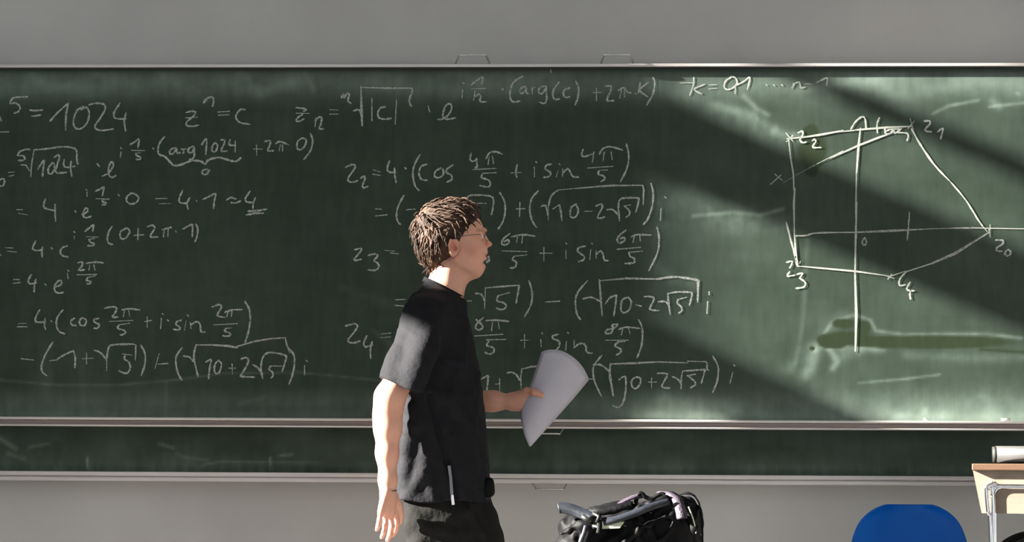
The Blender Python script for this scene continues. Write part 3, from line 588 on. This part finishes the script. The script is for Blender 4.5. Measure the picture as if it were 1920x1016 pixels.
# ---- shirt
sh_lo = B(700, 945, -.33); sh_hi = B(925, 512, .3)
def TROWS(g):
    return [(B(0, py, 0)[2], B(a, py)[0]-g, B(b, py)[0]+g, PY, hw+g) for py, a, b, hw in
      [(552, 776, 862, .105), (575, 762, 872, .150), (600, 753, 879, .180), (640, 748, 888, .19), (700, 748, 899, .185), (760, 749, 907, .178), (830, 748, 913, .172), (890, 747, 917, .172), (945, 747, 920, .178)]]
def smin_(a, b, k):
    h = np.maximum(k-np.abs(a-b), 0)/k; return np.minimum(a, b)-h*h*k*.25
def shirt_field(g, cut=True):
    lo_ = (sh_lo[0], PY-.33, sh_lo[2]-.01); hi_ = (sh_hi[0]+.01, PY+.30, sh_hi[2])
    f = Field(lo_, hi_, .0042); v = Field(lo_, hi_, .0042)
    f.stack(TROWS(g), .03, e=3.0, shear=.22)
    f.cone(B(829, 562), B(831, 533), .074+g, .060+g, .03)
    for s_ in (-1, 1):
        f.cone(B(818, 562, .045*s_), B(802, 592, .150*s_), .047+g, .058+g, .04)
    v.chain([B(800, 596, -.150), B(780, 640, -.185), B(760, 680, -.205), B(752, 705, -.216), B(743, 735, -.228)], [.062+g, .053+g, .051+g, .054+g, .055+g], .03)
    v.chain([B(803, 612, -.220), B(796, 655, -.258), B(781, 700, -.268), B(772, 735, -.270)], [.038+g, .034+g, .030+g, .028+g], .04)
    v.chain([B(822, 598, .158), B(836, 650, .215), B(845, 725, .225)], [.064+g, .060+g, .055+g], .035)
    if cut:
        X = v.ax[0][:, None, None]; Y = v.ax[1][None, :, None]; Z = v.ax[2][None, None, :]
        h_ = lambda p, n: (X-p[0])*n[0]+(Y-p[1])*n[1]+(Z-p[2])*n[2]+.003*np.sin(60*X+40*Y)
        n1 = np.array([-.32, 0, -.947]); c1 = np.where(Y < PY, h_(B(746, 722, -.236), n1), h_(B(845, 705, .225), np.array([.15, 0, -.99])))
        v.D = np.maximum(v.D, c1).astype(np.float32)
    f.D = smin_(f.D, v.D, .03).astype(np.float32)
    return f
sf = shirt_field(0)
def sy(px, py, s_=-1, off=0):          # point on the near side of the shirt torso
    r = TROWS(0); z = B(0, py)[2]; rr = sorted(r); A_ = np.array(rr); x0, x1, hw = (np.interp(z, A_[:, 0], A_[:, c]) for c in (1, 2, 4)); x = B(px, py, -.15)[0]
    q = abs((x-(x0+x1)/2)/((x1-x0)/2)); q = min(q, .97); return np.array([x, PY+.22*(x-(x0+x1)/2)+s_*(hw*(1-q**3)**(1/3)-off), z])
for pth, r, off in [([(800, 745), (812, 800), (828, 860), (846, 930)], .011, .003), ([(795, 735), (772, 800), (760, 880)], .012, .004), ([(800, 735), (840, 745), (880, 735)], .010, .005),
                    ([(868, 600), (862, 680), (850, 740)], .011, .005), ([(890, 700), (880, 800), (885, 900)], .012, .007), ([(760, 930), (790, 890), (800, 850)], .009, .003), ([(818, 935), (800, 880), (806, 820)], .008, .003),
                    ([(862, 940), (858, 880), (845, 820)], .009, .004), ([(905, 860), (880, 790), (850, 760)], .009, .004), ([(770, 760), (790, 790), (830, 800)], .008, .003), ([(752, 800), (765, 840), (762, 900)], .009, .003)]:
    sf.chain([sy(x, y, off=off+.0055) for x, y in pth], [r]*len(pth), .024)
for pth, r in [([(806, 740), (822, 800), (838, 860), (856, 925)], .005)]:
    sf.chain([sy(x, y, off=-.003) for x, y in pth], [r]*len(pth), .014, 's')
for pth, r in [([(806, 592, -.215), (792, 606, -.235), (776, 640, -.250)], .009), ([(822, 600, -.20), (808, 622, -.250), (796, 655, -.283)], .009), ([(790, 690, -.285), (778, 705, -.275), (760, 715, -.262)], .007)]:
    sf.chain([B(*p) for p in pth], [r]*len(pth), .018)
# small irregular creases
X = sf.ax[0][:, None, None]; Y = sf.ax[1][None, :, None]; Z = sf.ax[2][None, None, :]
sf.D += (.0010*np.sin(31*X+44*Z+7*np.sin(22*Z+14*X))*np.sin(27*Y+19*Z+1.3)+.0008*np.sin(75*Z-40*X+9*Y)*np.sin(50*X+33*Y)).astype(np.float32)
# neck hole, open cuffs and hem
inner = shirt_field(-.016, False); Dn = inner.D
cuts = np.minimum(Dn, .2)
ncen = B(831, 548); tz = (B(865, 556)-B(797, 522)); nz = np.array([-tz[2], 0, tz[0]]); nz /= np.linalg.norm(nz)
def half(p, n): return (X-p[0])*n[0]+(Y-p[1])*n[1]+(Z-p[2])*n[2]
cn = half(B(830, 540.5), nz)                                        # above the collar plane
c3 = -(Z-(B(850, 939)[2]+.004*np.sin(X*38)+.000*Y))
shell = np.maximum(sf.D, -Dn)
D = np.maximum(shell, np.maximum(cn, c3))
sf.D = D.astype(np.float32)
# collar rib
ring = []
for k in range(25):
    a = 2*math.pi*k/24; c = B(831, 540.5); ux = tz/np.linalg.norm(tz); ring.append(c+ux*.0655*math.cos(a)+np.array([0, 1, 0])*.066*math.sin(a)+nz*(-.002))
cr = MB().strap(ring, nz, .016, .004).build('collar', M['shirt'], man, True)
shirt = field_obj('t_shirt', sf, M['shirt'], man)
MB().strap([sy(843, 868, off=-.006), sy(846, 890, off=-.008), sy(848, 915, off=-.009), sy(851, 939, off=-.009)], (1, 0, 0), .0085, .003).build('pale_strip', M['white'], shirt)  # narrow pale strip down the near side of the shirt to the hem
# ---- trousers
tf = Field((B(735, 1000)[0], PY-.22, B(0, 1415)[2]), (B(1020, 1000)[0], PY+.22, B(0, 915)[2]), .0055)
tf.stack([(B(0, py)[2], B(a, py)[0], B(b, py)[0], PY, hw) for py, a, b, hw in [(922, 764, 912, .145), (950, 763, 926, .152), (985, 764, 936, .158), (1016, 768, 944, .160), (1040, 770, 946, .16)]], .03, e=3.4, shear=.34)
for s_, L in legs.items():
    tf.chain([B(*p) for p in L], [.092, .088, .076, .070, .066], .035)
for pth, r in [([(775, 960, -.165), (800, 985, -.172), (850, 1000, -.17)], .008), ([(765, 985, -.15), (790, 1010, -.165)], .008), ([(880, 960, -.15), (905, 1000, -.13), (925, 1050, -.11)], .009), ([(770, 1000, -.14), (772, 960, -.15), (765, 940, -.14)], .007)]:
    tf.chain([B(*p) for p in pth], [r]*len(pth), .02)
X = tf.ax[0][:, None, None]; Y = tf.ax[1][None, :, None]; Z = tf.ax[2][None, None, :]
tf.D += (.0014*np.sin(40*X+52*Z+5*np.sin(20*Z))*np.sin(25*Y+15*Z)+.0015*np.sin(85*Z-60*X)).astype(np.float32)
tr_o = field_obj('trousers', tf, M['trousers'], man)
pb = Field(B(905, 935, -.12)-.01, B(935, 885, .12)+.01, .004); pb.cone(B(916, 905, -.06), B(917, 921, -.06), .017, .018, .01); pb.cone(B(908, 920, -.06), B(914, 918, 0), .014, .016, .02)
field_obj('belt_pouch', pb, M['nylon'], man)
MB().box(*[v for v in (B(905, 930, -.06)[0], B(921, 930, -.06)[0], PY-.075, PY-.055, B(0, 931)[2], B(0, 925)[2])]).build('belt', M['black'], man, bevel=.002)
for s_, L in legs.items():
    an = L[-1]; sfd = Field(B(an[0]-40, 1450, an[2]-.07), B(an[0]+120, 1370, an[2]+.07), .005)
    zz = lambda v: .055 if v else .04
    a_ = B(an[0]-8, 1400, an[2]); a_[2] = .07; b_ = a_+np.array([.09, 0, -.022]); c_ = a_+np.array([.175, 0, -.034])
    sfd.cone(a_, b_, .044, .042, .03); sfd.cone(b_, c_, .042, .034, .03); sfd.cone(a_, a_+np.array([0, 0, .05]), .044, .043, .02)
    X = sfd.ax[0]; Zs = sfd.ax[2][None, None, :]; sfd.D = np.maximum(sfd.D, .004-Zs).astype(np.float32)
    field_obj('shoe', sfd, M['shoe'], man)
br = MB(); pts = []
for k in range(21):
    a = 2*math.pi*k/20; c = B(727, 919, A-.02); pts.append(c+np.array([.0255*math.cos(a), .0255*math.sin(a), .002*math.sin(a)]))
br.tube(pts, .0017, 6).build('wristband', M['shoe'], man, True)
# ---- hair: volume plus locks
hf = Field(B(760, 515, -.12)-.01, B(918, 362, .12)+.01, .0024)
hf.ell(B(838, 429), (.097, .084, .086), .01, rot=-.12)
hf.ell(B(829, 450), (.078, .080, .076), .02, rot=.2)
hf.ell(B(812, 476), (.034, .060, .048), .02, rot=.4)
hf.ell(B(864, 397), (.058, .064, .030), .02, rot=-.15)
X = hf.ax[0][:, None, None]; Y = hf.ax[1][None, :, None]; Z = hf.ax[2][None, None, :]
def hn(X, Y, Z): return np.sin(95*X+60*np.sin(9*Z)+20*Y)*np.sin(80*Z+55*Y+8*np.sin(40*X))+.6*np.sin(190*X-120*Z+90*Y)*np.sin(150*Y+90*Z)
hf.D += (.0016*hn(X*.6, Y*.6, Z*.6)-.002).astype(np.float32)
# keep the face, ears and neck free of hair
fx = (X-B(892, 430)[0]); 
bx = lambda px, py: B(px, py)
hl = [(380, 908), (396, 901), (406, 894), (416, 889), (428, 880), (440, 870), (450, 864), (456, 861), (470, 858), (490, 853), (505, 845), (520, 830)]
hz = np.array([B(0, a)[2] for a, b in hl])[::-1]; hxs = np.array([B(b, a, -.05)[0] for a, b in hl])[::-1]
lim = np.interp(hf.ax[2], hz, hxs)[None, None, :]+.012*np.clip(1-np.abs(Y-PY)/.05, 0, 1)*(Z > B(0, 418)[2])
hf.D = np.maximum(hf.D, (X-lim)*.8+.0022*hn(Y, X, Z)).astype(np.float32)
for s_ in (-1, 1): hf.ell(B(853, 468, .086*s_), (.020, .030, .026), .006, 's', rot=-.15)
hf.D = np.maximum(hf.D, (B(0, 508)[2]-Z)*.9+(X-B(800, 500)[0])*.35).astype(np.float32)
hair = field_obj('hair', hf, M['hair'], man)
lk = MB(); hv = hair.data.vertices; cnt = len(hv); cen = B(838, 450)
for i in range(900):
    v = np.array(hv[random.randrange(cnt)].co); nrm = v-cen; nrm /= np.linalg.norm(nrm)
    if np.linalg.norm(v-cen) < .06 or v[0] > B(886, 0)[0] or (v[0] > B(862, 0)[0] and v[2] < B(0, 424)[2]) or (v[2] < B(0, 440)[2] and v[0] > B(846, 0)[0]): continue
    down = np.array([0, 0, -1.0]); top = max(0, nrm[2])
    flow = down*(1-top)+np.array([.75, 0, .1])*top+np.array([random.gauss(0, .22), random.gauss(0, .22), random.gauss(0, .22)]) + np.array([-.25, 0, 0])*(nrm[0] < -.3)
    flow -= nrm*flow.dot(nrm)*.9; flow /= np.linalg.norm(flow); L = random.uniform(.022, .042); r = random.uniform(.0014, .0030)
    lift = random.uniform(.0, .0035)+.004*top
    lk.tube([v-nrm*.003, v+flow*L*.4+nrm*(lift), v+flow*L*.8+nrm*lift*.9, v+flow*L*1.1+nrm*(lift*.2)], [r, r*1.1, r*.7, r*.15], 4, cap=False)
lk.build('hair_locks', M['hair'], hair, True)['kind'] = 'stuff'
# ------------------------------------------------------------------ papers
sheaf = empty('paper_sheaf', B(1040, 745, .13), 'sheaf of white papers held in the hand of the walking person', 'papers')
def sheet(k):
    dx, dyy = k*1.6, k*.007+(.004 if k else 0)
    T = [(1017, 662), (1032, 657.5), (1052, 660), (1074, 673), (1090, 690), (1101, 711)]; Rr = [(1101, 711), (1076, 742), (1050, 772), (1022, 804), (993, 837)]
    Bt = [(976, 772), (979, 795), (985, 818), (993, 837)]; Lf = [(1017, 662), (1008, 690), (998, 718), (986, 745), (976, 772)]
    def ev(c, t):
        c = smooth_path(c, 8); L = [0]
        for a, b in zip(c[:-1], c[1:]): L.append(L[-1]+math.hypot(b[0]-a[0], b[1]-a[1]))
        return np.array([np.interp(t*L[-1], L, [p[i] for p in c]) for i in (0, 1)])
    nu, nv = 16, 20; V = []
    sh = np.array([[0, 0], [2.5, -2], [-2, -2.2], [3, 1.0]][k])
    for j in range(nv+1):
        v = j/nv
        for i in range(nu+1):
            u = i/nu
            p = (1-v)*ev(T, u)+v*ev(Bt, u)+(1-u)*ev(Lf, v)+u*ev(Rr, v)-((1-u)*(1-v)*np.array(T[0])+u*(1-v)*np.array(T[-1])+(1-u)*v*np.array(Bt[0])+u*v*np.array(Bt[-1]))
            d = .128+dyy+.035*math.sin(math.pi*u)*(.5+.5*(1-v))*-1+.05*(u-.2)*(1-v)+.02*v*(1-u)
            p = p+sh*(1-.5*v)
            V.append(tuple(B(p[0], p[1], d)))
    Fc = [(j*(nu+1)+i, j*(nu+1)+i+1, (j+1)*(nu+1)+i+1, (j+1)*(nu+1)+i) for j in range(nv) for i in range(nu)]
    o = mesh_obj('sheet', V, Fc, M['paper'], sheaf, True); md = o.modifiers.new('thickness', 'SOLIDIFY'); md.thickness = .0006
for k in range(4): sheet(k)
# ------------------------------------------------------------------ bag on a stool
BGY = -1.12
def Bg(px, py, dy=0): return np.array(P(px, py, BGY+dy))
zt = .46
stl = empty('stool', (Bg(1175, 1016)[0], BGY, 0), 'plain wooden stool under the black backpack', 'stool')
sx = Bg(1175, 1016)[0]
MB().box(sx-.20, sx+.20, BGY-.19, BGY+.19, zt-.025, zt).build('seat', M['wood'], stl, bevel=.006)
for a in (-1, 1):
    for b in (-1, 1): MB().tube([(sx+a*.17, BGY+b*.16, 0), (sx+a*.15, BGY+b*.14, zt-.026)], .013, 10).build('leg', M['chrome'], stl, True)
bag = empty('backpack', (sx, BGY, zt), 'black backpack with pale reflective patch and lilac straps, right of the person', 'backpack')
gf = Field((Bg(1022, 0)[0], BGY-.17, zt+.001), (Bg(1325, 0)[0], BGY+.17, Bg(0, 915)[2]), .0046)
gr = [(1262, 1058, 1302, .12), (1180, 1040, 1314, .135), (1090, 1032, 1320, .14), (1030, 1034, 1319, .135), (1000, 1044, 1317, .125), (975, 1062, 1310, .11)]
gf.stack([(max(Bg(0, a)[2], zt+.006), Bg(b, 1000)[0], Bg(c, 1000)[0], BGY, d) for a, b, c, d in gr], .03)
gf.ell(Bg(1262, 968), (.085, .115, .062), .03); gf.ell(Bg(1195, 975), (.11, .12, .050), .03, rot=-.25); gf.ell(Bg(1105, 985), (.085, .11, .045), .03, rot=.0)
gf.ell(Bg(1300, 965, .0), (.020, .10, .050), .02); gf.cone(Bg(1290, 938, -.05), Bg(1292, 936, .05), .014, .014, .02)
for pth, r in [([(1095, 985, -.13), (1150, 975, -.14), (1215, 950, -.12), (1250, 938, -.09)], .012), ([(1055, 1000, -.12), (1085, 985, -.13), (1090, 1030, -.145)], .009), ([(1105, 990, -.13), (1095, 1040, -.15)], .010),
               ([(1160, 1030, -.14), (1200, 990, -.14), (1260, 965, -.12)], .009), ([(1285, 945, -.09), (1300, 990, -.12), (1305, 1060, -.13)], .008), ([(1240, 1016, -.14), (1270, 975, -.12)], .008)]:
    gf.chain([Bg(*p) for p in pth], [r]*len(pth), .018)
for pth, r in [([(1075, 1000, -.135), (1075, 1060, -.15)], .008), ([(1120, 1010, -.145), (1180, 985, -.14)], .010), ([(1225, 985, -.13), (1275, 960, -.11)], .008), ([(1215, 1000, -.145), (1225, 1060, -.15)], .010)]:
    gf.chain([Bg(*p) for p in pth], [r]*len(pth), .014, 's')
X = gf.ax[0][:, None, None]; Y = gf.ax[1][None, :, None]; Z = gf.ax[2][None, None, :]
gf.D += (.004*np.sin(45*X+38*Z+4*np.sin(30*X))*np.sin(30*Y+40*Z)+.002*np.sin(95*X-70*Z)*np.sin(80*Z+60*Y)).astype(np.float32)
gf.D = np.maximum(gf.D, zt+.002-Z).astype(np.float32)
field_obj('pack_body', gf, M['nylon'], bag)
def bstrap(name, m, pts, w, t=.004, wd=(0, 1, 0)): MB().strap(smooth_path([Bg(*p) for p in pts], 5), wd, w, t).build(name, m, bag, True)
bstrap('shoulder_strap', M['nylong'], [(1047, 953, -.10), (1055, 952, -.10), (1072, 955, -.105), (1092, 963, -.115), (1112, 972, -.13)], .030, .009, (0, .4, 1))
bstrap('shoulder_strap', M['nylon'], [(1105, 960, -.10), (1120, 957, -.115), (1140, 956, -.12), (1165, 952, -.12), (1185, 949, -.11)], .026, .010, (0, .5, 1))
bstrap('compression_strap', M['nylong'], [(1110, 985, -.145), (1150, 975, -.155), (1190, 962, -.150), (1225, 948, -.135), (1255, 940, -.115)], .020, .004, (0, .3, 1))
bstrap('lid_webbing', M['lilac'], [(1240, 924, 0), (1252, 923, -.04), (1268, 934, -.09), (1275, 952, -.12), (1279, 972, -.135)], .030, .004, (1, 0, 0))
bstrap('lid_webbing', M['lilac'], [(1150, 955, -.09), (1165, 942, -.08), (1185, 933, -.07), (1200, 930, -.05)], .022, .005, (0, 1, .3))
bstrap('grab_handle', M['nylon'], [(1190, 948, -.05), (1196, 929, -.05), (1203, 925, -.05), (1211, 932, -.05), (1222, 935, -.05), (1232, 929, -.05), (1243, 926, -.05), (1252, 936, -.05)], .022, .012)
bstrap('side_strap', M['nylon'], [(1280, 930, -.02), (1300, 932, -.05), (1311, 950, -.08), (1316, 980, -.10), (1317, 1020, -.11)], .016, .006, (0, 1, 0))
bstrap('side_piping', M['reflect'], [(1291, 950, -.125), (1297, 965, -.125), (1303, 985, -.13), (1305, 1000, -.13)], .0035, .002, (1, 0, 0))
bstrap('loose_strap', M['nylong'], [(1099, 985, -.15), (1095, 1000, -.16), (1088, 1020, -.165), (1084, 1060, -.165)], .012, .003, (1, 0, 0))
bstrap('loose_strap', M['nylon'], [(1124, 978, -.155), (1124, 990, -.162), (1122, 1000, -.165)], .014, .006, (1, 0, 0))
mb = MB(); q = [Bg(1128, 977.5, -.152), Bg(1171, 978, -.152), Bg(1162, 990, -.158), Bg(1129, 991.5, -.160)]; mb.V = [tuple(v) for v in q]+[tuple(v+np.array([0, .012, 0])) for v in q]
mb.F = [(3, 2, 1, 0), (4, 5, 6, 7), (0, 1, 5, 4), (1, 2, 6, 5), (2, 3, 7, 6), (3, 0, 4, 7)]; mb.build('reflective_patch', M['reflect'], bag)
mb = MB(); q = [Bg(1110, 986, -.155), Bg(1119, 982, -.155), Bg(1119, 989, -.158)]; mb.V = [tuple(v) for v in q]+[tuple(v+np.array([0, .01, 0])) for v in q]
mb.F = [(2, 1, 0), (3, 4, 5), (0, 1, 4, 3), (1, 2, 5, 4), (2, 0, 3, 5)]; mb.build('reflective_patch', M['reflect'], bag)
MB().tube([Bg(1092, 968, -.15), Bg(1103, 975, -.155), Bg(1112, 971, -.15)], .008, 8).tube([Bg(1112, 962, -.14), Bg(1124, 968, -.15), Bg(1118, 980, -.155)], .006, 8).build('buckle', M['black'], bag, True)
# ------------------------------------------------------------------ blue chair
CY = -.22
def Bc(px, py, dy=0): return np.array(P(px, py, CY+dy))
ch = empty('plastic_chair', (Bc(1702, 1000)[0], CY-.2, 0), 'blue plastic shell chair with chrome legs in front of the wall', 'chair')
cx = Bc(1702, 1000)[0]; ztp = Bc(1702, 945)[2]
def shell():
    V = []; n = 24; rows = []
    prof = [(0, 0, .355), (.012, .001, .52), (.03, .002, .66), (.055, .004, .78), (.09, .006, .86), (.13, .008, .915), (.20, .012, .985), (.28, .018, 1.02), (.325, .018, 1.0)]
    for dz, dy, wf in prof: rows.append((ztp-dz, dy, wf*.205))
    z0_ = ztp-.325
    for k in range(1, 6): a = k/5*math.pi/2; rows.append((z0_-.06*math.sin(a), .018-.06*(1-math.cos(a)), .205))
    zs = z0_-.06
    for k in range(1, 7): rows.append((zs+.012*math.sin(k/6*3.1)*-1+.002*k, -.042-.055*k, .205-(.004*k if k < 5 else .006*k)))
    rows.append((zs-.015, -.042-.055*6.5, .15))
    for (z, dy, hw) in rows:
        for i in range(n+1):
            u = -1+2*i/n; V.append((cx+hw*u*(1-.0*abs(u)), CY+dy-.045*(u*u)*(1 if z > zs+.05 else .0)+.0, z+(.012*abs(u)**3 if z <= zs+.02 else 0)))
    Fc = [(r*(n+1)+i, r*(n+1)+i+1, (r+1)*(n+1)+i+1, (r+1)*(n+1)+i) for r in range(len(rows)-1) for i in range(n)]
    o = mesh_obj('seat_shell', V, Fc, M['blue'], ch, True); md = o.modifiers.new('thickness', 'SOLIDIFY'); md.thickness = .006; md.offset = 0
    s2 = o.modifiers.new('round', 'SUBSURF'); s2.levels = 1; s2.render_levels = 2
    return zs
zs = shell()
for a in (-1, 1):
    MB().tube(smooth_path([(cx+a*.17, CY-.34, zs-.02), (cx+a*.185, CY-.36, zs-.06), (cx+a*.20, CY-.38, .012)], 5), .011, 10).build('leg', M['chrome'], ch, True)
    MB().tube(smooth_path([(cx+a*.17, CY-.05, zs-.02), (cx+a*.185, CY-.02, zs-.06), (cx+a*.20, CY+.06, .012)], 5), .011, 10).build('leg', M['chrome'], ch, True)
    MB().tube([(cx+a*.17, CY-.34, zs-.022), (cx+a*.17, CY-.05, zs-.022)], .010, 10).build('seat_rail', M['chrome'], ch, True)
# ------------------------------------------------------------------ desk on the right
DY = -.80
def Bd(px, py, dy=0): return np.array(P(px, py, DY+dy))
x0 = Bd(1822, 868)[0]; x1 = x0+1.4; zt_ = Bd(1822, 869)[2]; th = .020
dk = empty('desk', (x0, DY, 0), 'light wooden desk with chrome frame at the right edge', 'desk')
MB().box(x0, x1, DY, DY+.50, zt_-th, zt_).build('desktop', M['woodedge'], dk, bevel=.003)
pl = Bd(1837, 962, .024); pz0 = pl[2]; mb = MB()
mb.V = [(x0+.001, DY+.024, zt_-th), (x1-.02, DY+.024, zt_-th), (x1-.045, DY+.024, pz0), (pl[0], DY+.024, pz0)]; mb.V += [(a, b+.018, c) for a, b, c in mb.V]
mb.F = [(3, 2, 1, 0), (4, 5, 6, 7), (0, 1, 5, 4), (1, 2, 6, 5), (2, 3, 7, 6), (3, 0, 4, 7)]; mb.build('modesty_panel', M['wood'], dk)
def dtube(px, dy, py, r, name):
    a = Bd(px, py, dy); xr = x1-(a[0]-x0); zz = a[2]
    pts = [(a[0]+.004, a[1], .0), (a[0]+.002, a[1], zz-.06), (a[0], a[1], zz-.03), (a[0]+.008, a[1], zz-.008), (a[0]+.03, a[1], zz), (a[0]+.08, a[1], zz), (xr-.08, a[1], zz), (xr-.03, a[1], zz), (xr-.008, a[1], zz-.008), (xr, a[1], zz-.03), (xr, a[1], 0)]
    MB().tube(smooth_path(pts, 5), r, 14).build(name, M['chrome'], dk, True)
dtube(1858, .0175, 912, .0080, 'tube_leg_frame')
dk.rotation_euler = (0, 0, -math.radians(13))
a = Bd(1848.5, 915, .0); MB().tube(smooth_path([(a[0]+.03, DY+.012, zt_-.058), (a[0]+.006, DY+.012, zt_-.066), (a[0], DY+.012, zt_-.08), (a[0]+.004, DY+.012, zt_-.14), (a[0]+.012, DY+.012, zt_-.24), (a[0]+.014, DY+.010, .0)], 5), .006, 12).build('brace_tube', M['chrome'], dk, True)
# tube lying on the desk
tb = empty('poster_tube', Bd(1890, 847, .25), 'grey cylinder with black end cap lying on the desk', 'tube')
a = Bd(1867, 847, .16); rr = .0262; zc = zt_+rr+.0015
MB().tube([(a[0], DY+.16, zc), (a[0]+.45, DY+.16, zc)], rr, 28).build('tube', M['greytube'], tb, True)
MB().tube([(a[0]-.010, DY+.16, zc), (a[0]+.002, DY+.16, zc)], rr*.93, 28).build('end_cap', M['rubber'], tb, True)
# black bag behind the desk leg
KY = -.5
def Bk(px, py, dy=0): return np.array(P(px, py, KY+dy))
kx = Bk(1938, 1000)[0]
st2 = empty('stool', (kx, KY, 0), 'stool behind the desk carrying the rounded black bag', 'stool')
MB().box(kx-.145, kx+.145, KY-.17, KY+.17, zt-.025, zt).build('seat', M['wood'], st2, bevel=.006)
for a in (-1, 1):
    for b in (-1, 1): MB().tube([(kx+a*.125, KY+b*.14, 0), (kx+a*.14, KY+b*.12, zt-.026)], .013, 10).build('leg', M['chrome'], st2, True)
kb = empty('shoulder_bag', (kx, KY, zt), 'rounded glossy black bag at the lower right corner below the desk', 'bag')
kf = Field((kx-.20, KY-.15, zt+.001), (kx+.20, KY+.15, Bk(0, 975)[2]), .005)
kf.ell((kx, KY, zt+.135), (.150, .12, Bk(0, 982)[2]-zt-.135), .02); kf.stack([(zt+.006, kx-.14, kx+.14, KY, .10), (zt+.06, kx-.15, kx+.15, KY, .115), (zt+.15, kx-.145, kx+.145, KY, .11)], .03)
for j in range(4): kf.chain([(kx-.13+.02*j, KY-.07, zt+.10+.02*j), (kx-.07+.01*j, KY-.09+.012*j, zt+.17+.022*j), (kx+.05, KY-.06+.01*j, zt+.20+.02*j)], [.007]*3, .012)
kf.D = np.maximum(kf.D, zt+.002-kf.ax[2][None, None, :]).astype(np.float32)
field_obj('bag_body', kf, M['nylon'], kb)
MB().strap(smooth_path([(kx-.125, KY-.06, zt+.19), (kx-.06, KY-.075, zt+.245), (kx+.02, KY-.07, zt+.262), (kx+.1, KY-.06, zt+.25)], 5), (0, 1, .4), .02, .004).build('carry_strap', M['nylong'], kb, True)
# ------------------------------------------------------------------ chalk sticks on the tray
for i, (px, L, lb) in enumerate([(1886, .03, 'short piece of white chalk on the tray at far right'), (1735, .012, 'tiny chalk stub on the tray below the lens-shaped wiped mark')]):
    c = P(px, 785, -.04); c.z = ZB+.0052
    o = MB().tube([(-L/2, 0, 0), (L/2, 0, 0)], .0048, 10).build('chalk_stick', M['chalkstick'], None, True); o.location = c; tag(o, lb, 'chalk')
